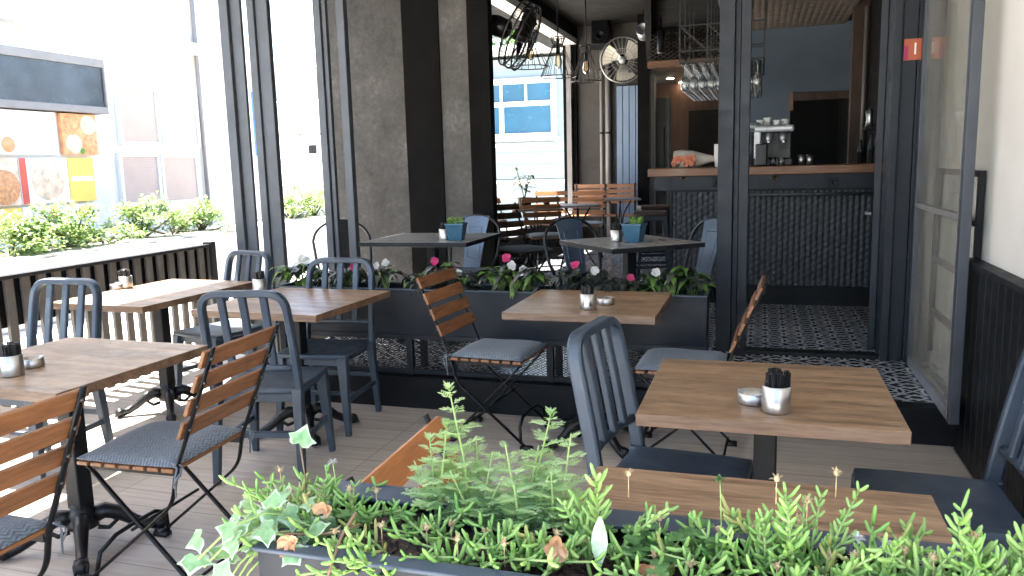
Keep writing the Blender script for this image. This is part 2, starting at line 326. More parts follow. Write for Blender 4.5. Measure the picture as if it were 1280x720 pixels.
# ------------------------------------------------------------------ mesh helper
class MB:
    def __init__(s): s.v = []; s.f = []; s.sm = []; s.mi = []; s.cur = 0
    def add(s, vs, fs, smooth=False):
        o = len(s.v); s.v += [tuple(p) for p in vs]
        for f in fs: s.f.append(tuple(i + o for i in f)); s.sm.append(smooth); s.mi.append(s.cur)
    def box(s, c, d, R=None):
        hx, hy, hz = d[0] / 2, d[1] / 2, d[2] / 2; c = Vector(c)
        P = [Vector((x, y, z)) for z in (-hz, hz) for y in (-hy, hy) for x in (-hx, hx)]
        if R is not None: P = [R @ p for p in P]
        s.add([p + c for p in P], [(0, 2, 3, 1), (4, 5, 7, 6), (0, 1, 5, 4), (2, 6, 7, 3), (0, 4, 6, 2), (1, 3, 7, 5)])
    def bx(s, x0, x1, y0, y1, z0, z1): s.box(((x0 + x1) / 2, (y0 + y1) / 2, (z0 + z1) / 2), (x1 - x0, y1 - y0, z1 - z0))
    def bar(s, a, b, w, h, up=(0, 0, 1), w2=None, h2=None):
        a, b = Vector(a), Vector(b); d = (b - a).normalized(); up = Vector(up)
        if abs(d.dot(up)) > .98: up = Vector((0, 1, 0))
        x = d.cross(up).normalized(); y = x.cross(d).normalized()
        w2 = w if w2 is None else w2; h2 = h if h2 is None else h2; P = []
        for p, ww, hh in ((a, w, h), (b, w2, h2)):
            P += [p - x * ww / 2 - y * hh / 2, p + x * ww / 2 - y * hh / 2, p + x * ww / 2 + y * hh / 2, p - x * ww / 2 + y * hh / 2]
        s.add(P, [(3, 2, 1, 0), (4, 5, 6, 7), (0, 1, 5, 4), (1, 2, 6, 5), (2, 3, 7, 6), (3, 0, 4, 7)])
    def tube(s, path, r, n=8, ry=None, up=(0, 0, 1), smooth=True, closed=False):
        P = [Vector(p) for p in path]; k = len(P)
        rs = r if isinstance(r, (list, tuple)) else [r] * k
        up = Vector(up); vs = []
        prev = None
        for i in range(k):
            if closed: d = P[(i + 1) % k] - P[i - 1]
            else: d = P[min(i + 1, k - 1)] - P[max(i - 1, 0)]
            d = d.normalized() if d.length > 1e-9 else Vector((0, 0, 1))
            if prev is None:
                u = up if abs(d.dot(up)) < .95 else Vector((0, 1, 0)) if abs(d.y) < .9 else Vector((1, 0, 0))
                x = d.cross(u).normalized()
            else:
                x = prev - d * prev.dot(d); x = x.normalized() if x.length > 1e-6 else prev
            prev = x; y = x.cross(d)
            b = rs[i] * (ry / r if ry and not isinstance(r, (list, tuple)) else 1)
            for j in range(n):
                t = 2 * pi * (j + .5) / n; vs.append(P[i] + x * cos(t) * rs[i] + y * sin(t) * b)
        fs = []
        for i in range(k if closed else k - 1):
            for j in range(n):
                a = i * n + j; b2 = i * n + (j + 1) % n; c = ((i + 1) % k) * n
                fs.append((a, b2, c + (j + 1) % n, c + j))
        if not closed: fs += [tuple(range(n - 1, -1, -1)), tuple(range((k - 1) * n, k * n))]
        s.add(vs, fs, smooth)
    def sqtube(s, path, a, b, side=(0, 1, 0), c=.25):
        # rounded rectangular section: half size a across, b along the given side direction
        P = [Vector(p) for p in path]; k = len(P); sd = Vector(side); vs = []
        sec = []
        for sx, sy in ((1, 1), (-1, 1), (-1, -1), (1, -1)):
            q = [(sx * a, sy * b * (1 - c)), (sx * a * (1 - c), sy * b)]
            sec += q if sx * sy > 0 else q[::-1]
        n = 8
        for i in range(k):
            d = (P[min(i + 1, k - 1)] - P[max(i - 1, 0)]).normalized(); y = (sd - d * sd.dot(d)).normalized(); x = d.cross(y)
            vs += [P[i] + x * p + y * q for p, q in sec]
        fs = [(i * n + j, i * n + (j + 1) % n, (i + 1) * n + (j + 1) % n, (i + 1) * n + j) for i in range(k - 1) for j in range(n)]
        fs += [tuple(range(n - 1, -1, -1)), tuple(range((k - 1) * n, k * n))]
        s.add(vs, fs, False)
    def lathe(s, prof, n=16, c=(0, 0, 0), smooth=True, R=None):
        c = Vector(c); vs = []; k = len(prof)
        for r, z in prof:
            for j in range(n):
                t = 2 * pi * j / n; p = Vector((r * cos(t), r * sin(t), z)); vs.append(c + (R @ p if R else p))
        fs = [(i * n + j, i * n + (j + 1) % n, (i + 1) * n + (j + 1) % n, (i + 1) * n + j) for i in range(k - 1) for j in range(n)]
        if prof[0][0] > 1e-6: fs.append(tuple(range(n - 1, -1, -1)))
        if prof[-1][0] > 1e-6: fs.append(tuple(range((k - 1) * n, k * n)))
        s.add(vs, fs, smooth)
    def sphere(s, c, r, n=10, m=6, sc=(1, 1, 1)):
        pr = [(max(1e-4, r * sin(pi * i / m)), -r * cos(pi * i / m)) for i in range(m + 1)]
        s.lathe(pr, n, c, True, Matrix.Diagonal(sc))
    def poly(s, pts, smooth=False): s.add(pts, [tuple(range(len(pts)))], smooth)
    def prism(s, pts, z0, z1, fn=None):
        n = len(pts); vs = [Vector((x, y, z)) for z in (z0, z1) for x, y in pts]
        if fn: vs = [fn(p) for p in vs]
        s.add(vs, [tuple(range(n - 1, -1, -1)), tuple(range(n, 2 * n))] + [(i, (i + 1) % n, n + (i + 1) % n, n + i) for i in range(n)])
    def leaf(s, base, d, ln, w, up=(0, 0, 1), droop=.3, seg=4, fold=.25, prof=None):
        base = Vector(base); d = Vector(d).normalized(); up = Vector(up)
        x = d.cross(up); x = x.normalized() if x.length > 1e-4 else Vector((1, 0, 0)); u = x.cross(d)
        prof = prof or [.12, .75, 1, .68, .02]; seg = len(prof) - 1; vs = []
        for i, k in enumerate(prof):
            t = i / seg; p = base + d * ln * t - Vector((0, 0, 1)) * droop * ln * t * t + u * 0
            e = w / 2 * k; vs += [p - x * e + u * e * fold, p, p + x * e + u * e * fold]
        fs = []
        for i in range(seg):
            a = i * 3; fs += [(a, a + 1, a + 4, a + 3), (a + 1, a + 2, a + 5, a + 4)]
        s.add(vs, fs, True)
    def build(s, name, mat, parent=None, loc=None, bevel=0, seg=2, rot=None):
        me = bpy.data.meshes.new(name); me.from_pydata(s.v, [], s.f)
        me.polygons.foreach_set('use_smooth', s.sm)
        for m in (mat if isinstance(mat, (list, tuple)) else [mat]): me.materials.append(m)
        if isinstance(mat, (list, tuple)): me.polygons.foreach_set('material_index', s.mi)
        me.update(); o = bpy.data.objects.new(name, me); C.objects.link(o)
        if parent: o.parent = parent
        if loc is not None: o.location = loc
        if rot is not None: o.rotation_euler = rot
        if bevel:
            b = o.modifiers.new('bevel', 'BEVEL'); b.width = bevel; b.segments = seg; b.limit_method = 'ANGLE'; b.angle_limit = radians(40)
        return o

def tag(o, label=None, cat=None, group=None, kind=None):
    if label: o['label'] = label
    if cat: o['category'] = cat
    if group: o['group'] = group
    if kind: o['kind'] = kind
    return o
def empty(name, loc=(0, 0, 0), rz=0, label=None, cat=None, group=None):
    o = bpy.data.objects.new(name, None); C.objects.link(o); o.location = loc; o.rotation_euler = (0, 0, rz); o.empty_display_size = .1
    return tag(o, label, cat, group)
def copy_tree(o, parent=None):
    c = o.copy(); C.objects.link(c)
    if parent: c.parent = parent
    for ch in list(o.children): copy_tree(ch, c)
    return c
def place(proto, used, loc, rz, label):
    o = proto if not used[0] else copy_tree(proto)
    used[0] = True; o.location = loc; o.rotation_euler = (0, 0, rz); o['label'] = label
    return o
def facing(dx, dy): return atan2(-dx, dy)      # things face +y in their own frame
def round_path(pts, r, n=5, closed=False):
    P = [Vector(p) for p in pts]; out = []
    k = len(P)
    for i in range(k):
        if not closed and i in (0, k - 1): out.append(P[i]); continue
        a, b, c = P[i - 1], P[i], P[(i + 1) % k]; da = (a - b); dc = (c - b)
        t = min(r, da.length * .49, dc.length * .49); p0 = b + da.normalized() * t; p1 = b + dc.normalized() * t
        for j in range(n + 1):
            q = j / n; out.append((1 - q) ** 2 * p0 + 2 * q * (1 - q) * b + q * q * p1)
    return out

RF = .19      # height of the raised cafe floor

# ------------------------------------------------------------------ setting: ground, floors, shell
m = MB(); m.bx(-150, 150, -60, 160, -.4, -.13); tag(m.build('ground', M['pave']), 'pale paved street outside the cafe', 'ground', kind='structure')
m = MB(); m.bx(-4.35, 1.1, .15, 4.25, -.12, 0); m.bx(-4.35, -3.1, 4.25, 5.45, -.12, 0)
tag(m.build('terrace_floor', M['deck']), 'wood look tile floor of the lower terrace', 'floor', kind='structure')
m = MB(); m.bx(-3.1, 1.25, 4.25, 15, -.1, RF - .012); tag(m.build('step', M['black_panel'], bevel=.003), 'black riser of the raised cafe floor', 'step', kind='structure')
m = MB(); m.bx(-3.1, .92, 4.246, 4.34, RF - .012, RF + .004); tag(m.build('step_nosing', M['black_panel'], bevel=.003), 'dark nosing along the edge of raised floor', 'step', kind='structure')
m = MB(); m.bx(-3.1, 1.25, 4.342, 15, RF - .012, RF); tag(m.build('cafe_floor', M['tile']), 'raised floor of black and white patterned tiles', 'floor', kind='structure')
m = MB(); m.bx(-3.6, -3.1, 5.46, 15, -.1, RF - .002); tag(m.build('cafe_floor_margin', M['concrete_dark']), 'dark floor strip by the left wall', 'floor', kind='structure')
m = MB(); m.bx(-.1, .86, 5.24, 5.36, RF, RF + .022); tag(m.build('door_threshold', M['black'], bevel=.003), 'dark threshold across the doorway', 'threshold', kind='structure')

# roof over the terrace (shades the tables), with its fascia
SUN = Vector((-.42, .05, .905)).normalized()
m = MB(); m.bx(-4.42, 1.25, .35, 5.2, 3.1, 3.2)
tag(m.build('terrace_ceiling', M['soffit']), 'pale soffit above the terrace', 'ceiling', kind='structure')
m = MB(); m.bx(-3.9, 1.3, 5.2, 15.2, 3.62, 3.75); tag(m.build('cafe_ceiling', M['ceil']), 'dark ceiling inside the cafe', 'ceiling', kind='structure')
m = MB(); m.bx(-4.0, 1.3, 5.22, 5.34, 2.92, 3.62); tag(m.build('facade_beam', M['post']), 'dark steel beam above the cafe front', 'beam', kind='structure')

# right boundary: white wall with black boarded wainscot
m = MB(); m.bx(.985, 1.25, .1, 5.22, -.1, 3.1); tag(m.build('white_wall', M['plaster']), 'bare white plaster wall above the black boards', 'wall')
m = MB(); y = .2
while y < 4.2:
    m.bx(.93, .952, y, min(y + .094, 4.2), .005, .925); y += .098
m.bx(.952, .984, .2, 4.2, .005, .925)
w = m.build('black_wainscot', M['black_panel'], bevel=.003); tag(w, 'black vertical board wainscot along the right wall', 'wainscot')
m = MB(); m.bx(.915, .984, .2, 4.215, .925, .952); m.build('top_cap', M['anth'], w, bevel=.003)

# interior walls
m = MB(); m.bx(-3.1, -1.66, 13.05, 13.3, 0, 3.62); tag(m.build('back_wall', M['concrete_dark']), 'dark concrete wall at the far end of the room', 'wall')
m = MB(); m.bx(1.0, 1.25, 5.45, 14.6, 0, 3.62); tag(m.build('right_inner_wall', M['blackwall']), 'dark inner wall behind the open door', 'wall')
m = MB()
m.bx(-3.12, -2.9, 6.42, 8.2, RF, 3.62); m.bx(-3.12, -2.9, 12.95, 13.05, RF, 3.62); m.bx(-3.12, -2.9, 8.2, 12.95, RF, .62); m.bx(-3.12, -2.9, 8.2, 12.95, 3.42, 3.62)
wl = m.build('window_wall', M['blackwall']); tag(wl, 'dark wall with the wide open window', 'wall')
m = MB(); m.bx(-3.10, -2.885, 8.2, 12.95, 3.33, 3.42); m.build('window_head', M['cream'], wl, bevel=.004)
m = MB(); m.bx(-3.05, -2.97, 12.87, 12.95, .66, 3.33); m.build('window_frame', M['alu'], wl, bevel=.004)
m = MB(); m.bx(-3.16, -2.86, 8.2, 12.95, .62, .66); m.build('window_sill', M['greywood'], wl, bevel=.004)

# pier between terrace and room: concrete faces with black steel strips
m = MB(); m.bx(-3.62, -2.89, 6.3, 6.4, RF - .3, 3.62); tag(m.build('concrete_pier', M['concrete']), 'wide stained grey concrete pier beside the window posts', 'pillar')
m = MB(); m.bx(-2.888, -2.56, 6.285, 6.4, RF - .3, 3.62); tag(m.build('black_pillar', M['blackwall'], bevel=.004), 'black pillar between the two concrete faces', 'pillar')
m = MB(); m.bx(-2.558, -2.312, 6.3, 6.4, RF - .3, 3.62); tag(m.build('concrete_pier', M['concrete']), 'narrow grey concrete face between two black pillars', 'pillar')
m = MB(); m.bx(-2.31, -2.125, 6.285, 6.39, RF - .3, 3.62); tag(m.build('black_pillar', M['blackwall'], bevel=.004), 'black pillar that carries the wall fan', 'pillar')

# facade posts
def post(name, label, boxes, mat=None, y=5.25):
    o = None
    for i, (x0, x1, y0, y1) in enumerate(boxes):
        m = MB(); m.bx(x0, x1, y0, y1, -.1 if x0 < -3.3 else RF, 3.62)
        if o is None: o = tag(m.build(name, mat or M['post'], bevel=.004), label, 'post')
        else: m.build('post_flange', mat or M['post'], o, bevel=.004)
    return o
post('window_post', 'dark steel post nearest the end of the picket fence', [(-3.875, -3.80, 5.22, 5.30), (-3.797, -3.71, 5.25, 5.28)])
post('window_post', 'double dark post between the two bright window openings', [(-3.635, -3.575, 5.22, 5.27), (-3.572, -3.535, 5.24, 5.28), (-3.532, -3.46, 5.22, 5.27)])
post('window_post', 'dark post behind the hoop back chair left of the concrete pier', [(-3.085, -3.03, 5.22, 5.27), (-3.027, -2.995, 5.24, 5.28)])
post('window_post', 'slim bluish dark post against the concrete pier', [(-2.90, -2.84, 5.22, 5.28)])
post('door_post', 'broad navy door post standing behind the planter end', [(-.262, -.17, 5.16, 5.3), (-.168, -.135, 5.19, 5.3), (-.133, -.075, 5.16, 5.3)], M['navy_dark'])
post('door_post', 'dark right door jamb beside the glass doors', [(.715, .76, 5.2, 5.42), (.762, .845, 5.23, 5.42)], M['navy_dark'])

# ------------------------------------------------------------------ expanded-metal mesh helper
def mesh_panel(m, o, ex, ez, w, h, cw, ch, t, depth=0):
    tl = Vector(ex).cross(Vector(ez)) * depth
    o, ex, ez = Vector(o), Vector(ex), Vector(ez); nx = int(w / cw) * 2; nz = int(h / ch)
    for j in range(nz * 2 + 1):
        z0 = j * ch / 2
        for i in range(nx):
            par = (i + j) % 2
            za = z0 + (ch / 2 if par else 0); zb = z0 + (0 if par else ch / 2)
            if j % 2: continue
            for fl in (0, 1):
                a = za if not fl else (z0 + ch - (ch / 2 if par else 0)); b = zb if not fl else (z0 + ch - (0 if par else ch / 2))
                if max(a, b) > h + 1e-6: continue
                p = o + ex * (i * cw / 2); q = o + ex * ((i + 1) * cw / 2)
                m.add([p + ez * (a - t) - tl, q + ez * (b - t) - tl, q + ez * (b + t) + tl, p + ez * (a + t) + tl], [(0, 1, 2, 3)])

# ------------------------------------------------------------------ grey planter on the raised edge
pl = empty('planter', (-1.6, 4.42, RF), 0, 'long navy metal planter on mesh stand along raised edge', 'planter')
X0, X1, Y0, Y1 = -1.32, 1.334, -.12, .12
m = MB(); zt, zb = .525, .255
m.bx(X0, X1, Y0, Y0 + .006, zb, zt); m.bx(X0, X1, Y1 - .006, Y1, zb, zt); m.bx(X0, X0 + .006, Y0 + .006, Y1 - .006, zb, zt); m.bx(X1 - .006, X1, Y0 + .006, Y1 - .006, zb, zt); m.bx(X0 + .006, X1 - .006, Y0 + .006, Y1 - .006, zb, zb + .01)
m.build('trough', M['navy_edge'], pl)
m = MB(); m.bx(X0 - .004, X1 + .004, Y0 - .012, Y0 + .012, zt, zt + .008); m.bx(X0 - .004, X1 + .004, Y1 - .012, Y1 + .012, zt, zt + .008); m.bx(X0 - .004, X0 + .016, Y0 + .012, Y1 - .012, zt, zt + .008); m.bx(X1 - .016, X1 + .004, Y0 + .012, Y1 - .012, zt, zt + .008)
m.build('rim', M['navy'], pl, bevel=.002)
m = MB(); m.bx(X0 + .01, X1 - .01, Y0 + .01, Y1 - .01, zt - .05, zt - .025); m.build('soil', M['soil'], pl)
for x in (X0 + .02, X0 + .9, X0 + 1.78, X1 - .02):
    for yy in (Y0 + .018, Y1 - .018):
        m = MB(); m.bx(x - .02, x + .02, yy - .018, yy + .018, .002, zb - .032); m.build('leg', M['navy_edge'], pl, bevel=.002)
m = MB(); m.bx(X0, X1, Y0 - .002, Y0 + .038, zb - .032, zb - .002); m.bx(X0, X1, Y1 - .038, Y1 + .002, zb - .032, zb - .002); m.build('frame_rail', M['navy_edge'], pl, bevel=.002)
m = MB(); m.bx(X0 + .04, X1 - .04, Y0 + .004, Y0 + .03, .008, .034); m.build('bottom_rail', M['navy_edge'], pl, bevel=.002)
m = MB(); mesh_panel(m, (X0 + .04, Y0 + .02, .034), (1, 0, 0), (0, 0, 1), X1 - X0 - .08, .19, .030, .0150, .0024); m.build('mesh_panel', M['anth'], pl)

# ------------------------------------------------------------------ tables
def claw_base(root, h, colmat):
    m = MB(); m.bx(-.034, .034, -.034, .034, .15, h - .012); m.build('column', colmat, root, bevel=.006)
    m = MB(); m.lathe([(.036, .07), (.058, .075), (.062, .10), (.05, .115), (.056, .13), (.045, .15), (.04, .175)], 14); m.build('hub', M['castiron'], root)
    for k in range(4):
        a = pi / 4 + k * pi / 2; d = Vector((cos(a), sin(a), 0)); m = MB()
        path = [d * r + Vector((0, 0, z)) for r, z in ((.03, .11), (.08, .125), (.13, .105), (.18, .062), (.225, .036), (.26, .03))]
        m.tube(path, [.034, .032, .028, .023, .021, .026], 8)
        m.tube([d * r + Vector((0, 0, z)) for r, z in ((.05, .06), (.09, .05), (.12, .075), (.10, .095))], .010, 6)
        m.sphere(d * .275 + Vector((0, 0, .029)), .029, 10, 6)
        n = Vector((-d.y, d.x, 0))
        for q in (-.016, 0, .016): m.tube([d * .25 + n * q + Vector((0, 0, .045)), d * .285 + n * q * 1.2 + Vector((0, 0, .038)), d * .302 + n * q * 1.2 + Vector((0, 0, .01))], [.009, .010, .005], 6)
        for i in range(3): m.sphere(d * (.1 + .045 * i) + Vector((0, 0, .118 - .028 * i)), .015, 6, 4)
        m.build('foot', M['castiron'], root)
    m = MB(); m.bx(-.2, .2, -.025, .025, h - .012, h); m.bx(-.025, .025, -.2, -.026, h - .012, h); m.bx(-.025, .025, .026, .2, h - .012, h); m.build('top_bracket', M['black'], root)
def table(loc, size, label, rz=0, h=.745, t=.036, top='oak', edge='oak_edge', col='anth', group='brown square tables on the terrace'):
    r = empty('cafe_table', loc, rz, label, 'table', group)
    m = MB(); sx, sy = size; m.bx(-sx / 2, sx / 2, -sy / 2, sy / 2, h - t, h); o = m.build('tabletop', [M[top], M[edge]], r, bevel=.0025)
    for p in o.data.polygons: p.material_index = 0 if abs(p.normal.z) > .5 else 1
    claw_base(r, h - t, M[col]); return r
table((.028, 2.468, 0), (.70, .655), 'brown wood table in front of the right doorway, cup and ashtray on it')
table((-.81, 3.905, 0), (.73, .71), 'brown wood table standing right against the long navy planter')
table((-2.41, 3.72, 0), (.75, .77), 'brown wood table between two navy chairs, ringed by posts behind', radians(-2))
table((-3.45, 3.87, 0), (.68, .94), 'brown wood table nearest the picket fence, half in sunshine', radians(-3))
table((-2.53, 2.31, 0), (.74, .72), 'brown wood table with ornate claw foot at the front left', radians(-2))
table((0, 1.41, 0), (.70, .655), 'brown wood table right behind the foreground herb planter')
table((-2.52, 1.44, 0), (.72, .70), 'brown wood table at the left frame edge, only its corner showing')
G2 = 'grey topped tables on the raised floor'
table((-2.262, 5.29, RF), (.80, .74), 'grey wood table before the concrete pier, blue pot on it', 0, .748, .03, 'greywood', 'anth', 'anth', G2)
table((-.80, 5.07, RF), (.70, .66), 'grey wood table set diagonally near the broad door post', radians(-50), .748, .03, 'greywood', 'anth', 'anth', G2)

# ------------------------------------------------------------------ navy slat-back chairs
def make_navy():
    r = empty('navy_chair', (0, 0, 0), 0, 'x', 'chair', 'navy slat back chairs on the terrace')
    nv = M['navy']
    # dished seat
    m = MB(); n = 12; vs = []; top = []
    def outline(i):
        return None
    g = 14; w, d = .42, .42
    for lay in (0, 1):
        for j in range(g + 1):
            for i in range(g + 1):
                x = -1 + 2 * i / g; y = -1 + 2 * j / g
                cx = x * (1 - .06 * y * y) ; cy = y * (1 - .06 * x * x)
                wx = w / 2 * (1.0 + .05 * (y)) 
                dish = .016 * max(0, 1 - (x * x * 1.1 + (y + .15) ** 2)) ** .7 if (x * x * 1.1 + (y + .15) ** 2) < 1 else 0
                z = .452 - dish if lay else .425
                vs.append((cx * wx, cy * d / 2, z))
    k = (g + 1) ** 2; fs = []
    for j in range(g):
        for i in range(g):
            a = j * (g + 1) + i; fs.append((k + a, k + a + 1, k + a + g + 2, k + a + g + 1)); fs.append((a + g + 1, a + g + 2, a + 1, a))
    edge = [i for i in range(g + 1)] + [j * (g + 1) + g for j in range(1, g + 1)] + [g * (g + 1) + i for i in range(g - 1, -1, -1)] + [j * (g + 1) for j in range(g - 1, 0, -1)]
    for q in range(len(edge)):
        a, b = edge[q], edge[(q + 1) % len(edge)]; fs.append((a, b, k + b, k + a))
    m.add(vs, fs, True); o = m.build('seat', nv, r)
    b = o.modifiers.new('bevel', 'BEVEL'); b.width = .008; b.segments = 3; b.limit_method = 'ANGLE'; b.angle_limit = radians(50)
    # back frame: flattened tube, rounded top corners
    m = MB()
    def bk(x, z): return (x, -.195 - .095 * max(0, (z - .44) / .49) ** 1.15, z)
    pts = [bk(-.205, .43), bk(-.202, .55), bk(-.2, .72), bk(-.192, .908), bk(.192, .908), bk(.2, .72), bk(.202, .55), bk(.205, .43)]
    m.sqtube(round_path(pts, .085, 9), .0150, .0225, (0, 1, 0), .3); m.build('back_frame', nv, r)
    for x in (-.098, 0, .098):
        m = MB(); a, c, e = bk(x, .562), bk(x, .74), bk(x, .898)
        m.sqtube([a, c, e], .018, .012, (0, 1, 0), .3); m.build('back_slat', nv, r, bevel=.003)
    m = MB(); m.tube([(-.2, bk(0, .55)[1], .55), (-.1, bk(0, .55)[1] - .012, .553), (.1, bk(0, .55)[1] - .012, .553), (.2, bk(0, .55)[1], .55)], .0165, 8, ry=.012, up=(0, 1, 0)); m.build('back_rail', nv, r)
    for x in (-1, 1):
        m = MB(); m.bar((x * .182, .175, .43), (x * .205, .205, 0), .054, .054, (0, 1, 0), .030, .030); m.build('leg', nv, r, bevel=.005)
        m = MB(); m.bar((x * .195, -.195, .45), (x * .205, -.245, 0), .046, .052, (0, 1, 0), .030, .032); m.build('leg', nv, r, bevel=.005)
        m = MB(); m.bar((x * .196, .185, .19), (x * .2, -.215, .19), .018, .026); m.build('stretcher', nv, r, bevel=.003)
        m = MB(); m.bx(x * .165 - .012, x * .165 + .012, -.17, .16, .39, .424); m.build('apron', nv, r, bevel=.003)
    m = MB(); m.bar((-.19, -.02, .172), (.19, -.02, .172), .022, .022); m.build('stretcher', nv, r, bevel=.003)
    m = MB(); m.bar((-.19, -.225, .235), (.19, -.225, .235), .016, .026); m.build('stretcher', nv, r, bevel=.003)
    for y in (-.185, .165):
        m = MB(); m.bx(-.17, .17, y - .011, y + .011, .385, .424); m.build('apron', nv, r, bevel=.003)
    return r
nav = make_navy(); U = [False]
place(nav, U, (-.235, 2.47, 0), facing(1, -.16), 'navy slat back chair at left of the doorway table, back toward the planter')
place(nav, U, (.50, 2.44, 0), facing(-1, 0), 'navy chair against the black wainscot at the right frame edge')
place(nav, U, (-2.25, 3.23, 0), facing(-.22, 1), 'navy chair seen from behind, beside the teak slatted chair with grey pad')
place(nav, U, (-2.345, 3.88, 0), facing(.10, -1), 'navy chair facing out, its back against the long planter')
place(nav, U, (-3.40, 2.90, 0), facing(.05, -1), 'navy chair behind the front left table, in front of picket fence')
place(nav, U, (-3.31, 4.22, 0), facing(-.25, -1), 'sunlit pale looking navy chair by the far end of the picket fence')

# ------------------------------------------------------------------ folding teak bistro chairs
def make_bistro(slat, cushion=True, name='bistro_chair', half=.2, grp='teak folding chairs on the terrace'):
    r = empty(name, (0, 0, 0), 0, 'x', 'chair', grp); fe = M['black']
    def bk(z): return -.185 - .185 * (z - .44) / .43
    for x in (-1, 1):
        m = MB(); X = x * (half - .012)
        path = round_path([(X, bk(.885), .885), (X, bk(.66), .66), (X, -.185, .44), (X, -.165, .33), (X, .22, .012)], .08, 6)
        m.tube(path, .0115, 8, ry=.006, up=(0, 1, 0)); m.tube([(X, .19, .006), (X, .25, .006)], [.02, .02], 8); m.build('frame_leg', fe, r)
        m = MB(); X = x * (half - .03)
        m.tube([(X, .19, .437), (X, .12, .36), (X, -.20, .03), (X, -.215, .012)], .0105, 8, ry=.006, up=(0, 1, 0)); m.tube([(X, -.245, .006), (X, -.19, .006)], [.02, .02], 8); m.build('cross_leg', fe, r)
        m = MB(); m.bar((X, -.19, .436), (X, .2, .436), .006, .022); m.build('seat_rail', fe, r)
    m = MB(); X = half - .012
    m.tube([(-X, .19, .03), (-X * .92, .18, .11), (-X * .55, .17, .145), (0, .168, .15), (X * .55, .17, .145), (X * .92, .18, .11), (X, .19, .03)], .0085, 8); m.build('foot_hoop', fe, r)
    m = MB(); m.tube([(-half + .03, -.2, .04), (half - .03, -.2, .04)], .006, 8); m.build('cross_bar', fe, r)
    m = MB(); m.tube([(-half + .02, .025, .215), (half - .02, .025, .215)], .006, 8); m.build('pivot_rod', fe, r)
    tilt = atan2(.185, .43)
    R = Matrix.Rotation(tilt, 3, 'X')
    for z in (.847, .765, .683, .601):
        m = MB(); m.box((0, bk(z) + .014, z), (half * 2 + .03, .014, .062), R); o = m.build('back_slat', slat, r, bevel=.003)
        for x in (-1, 1):
            m = MB(); X = x * (half - .012); m.tube([(X, bk(z) - .013, z), (X, bk(z) - .010, z), (X, bk(z) + .022, z), (X, bk(z) + .026, z)], [.004, .007, .007, .003], 8); m.build('bolt', M['wire'], o)
    for i in range(7):
        m = MB(); y = -.165 + i * .058; m.bx(-half - .005, half + .005, y - .022, y + .022, .448, .462); m.build('seat_slat', slat, r, bevel=.003)
    if cushion:
        m = MB(); g = 12; vs = []; k = (g + 1) ** 2
        for lay in (0, 1):
            for j in range(g + 1):
                for i in range(g + 1):
                    x = -1 + 2 * i / g; y = -1 + 2 * j / g
                    e = (max(0, 1 - abs(x) ** 6)) * (max(0, 1 - abs(y) ** 6))
                    z = (.4635 + .004 * (1 - e)) if not lay else .472 + .024 * e ** .5 + .004 * sin(3 * x + 1) * e + .003 * sin(4 * y) * e
                    vs.append((x * (half + .005) * (1 - .03 * y * y), y * .205 * (1 - .03 * x * x) + .01, z))
        fs = []
        for j in range(g):
            for i in range(g):
                a = j * (g + 1) + i; fs.append((k + a, k + a + 1, k + a + g + 2, k + a + g + 1)); fs.append((a + g + 1, a + g + 2, a + 1, a))
        edge = [i for i in range(g + 1)] + [j * (g + 1) + g for j in range(1, g + 1)] + [g * (g + 1) + i for i in range(g - 1, -1, -1)] + [j * (g + 1) for j in range(g - 1, 0, -1)]
        for q in range(len(edge)):
            a, b = edge[q], edge[(q + 1) % len(edge)]; fs.append((a, b, k + b, k + a))
        m.add(vs, fs, True); cu = m.build('cushion', M['cushion'], r)
        for x in (-1, 1):
            m = MB(); X = x * (half - .005)
            m.tube([(X, -.185, .475), (X + x * .012, -.21, .47), (X + x * .02, -.205, .44), (X + x * .018, -.20, .37)], .0035, 6)
            m.tube([(X, -.18, .48), (X - x * .006, -.215, .475), (X + x * .015, -.225, .455), (X + x * .03, -.21, .43), (X + x * .022, -.2, .405)], .0035, 6)
            m.build('tie', M['cushion'], cu)
    return r
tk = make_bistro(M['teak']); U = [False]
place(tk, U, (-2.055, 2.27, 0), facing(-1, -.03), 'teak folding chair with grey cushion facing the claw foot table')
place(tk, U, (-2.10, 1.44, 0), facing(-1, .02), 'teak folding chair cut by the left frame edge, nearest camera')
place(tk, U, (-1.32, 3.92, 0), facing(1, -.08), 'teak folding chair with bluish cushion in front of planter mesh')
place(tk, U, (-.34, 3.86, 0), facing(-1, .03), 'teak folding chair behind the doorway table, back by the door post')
tb = make_bistro(M['teak_lit'], False); tb['label'] = 'bright orange slatted folding chair behind the foreground planter'
tb.location = (-.335, 1.42, 0); tb.rotation_euler = (0, 0, facing(1, .03))

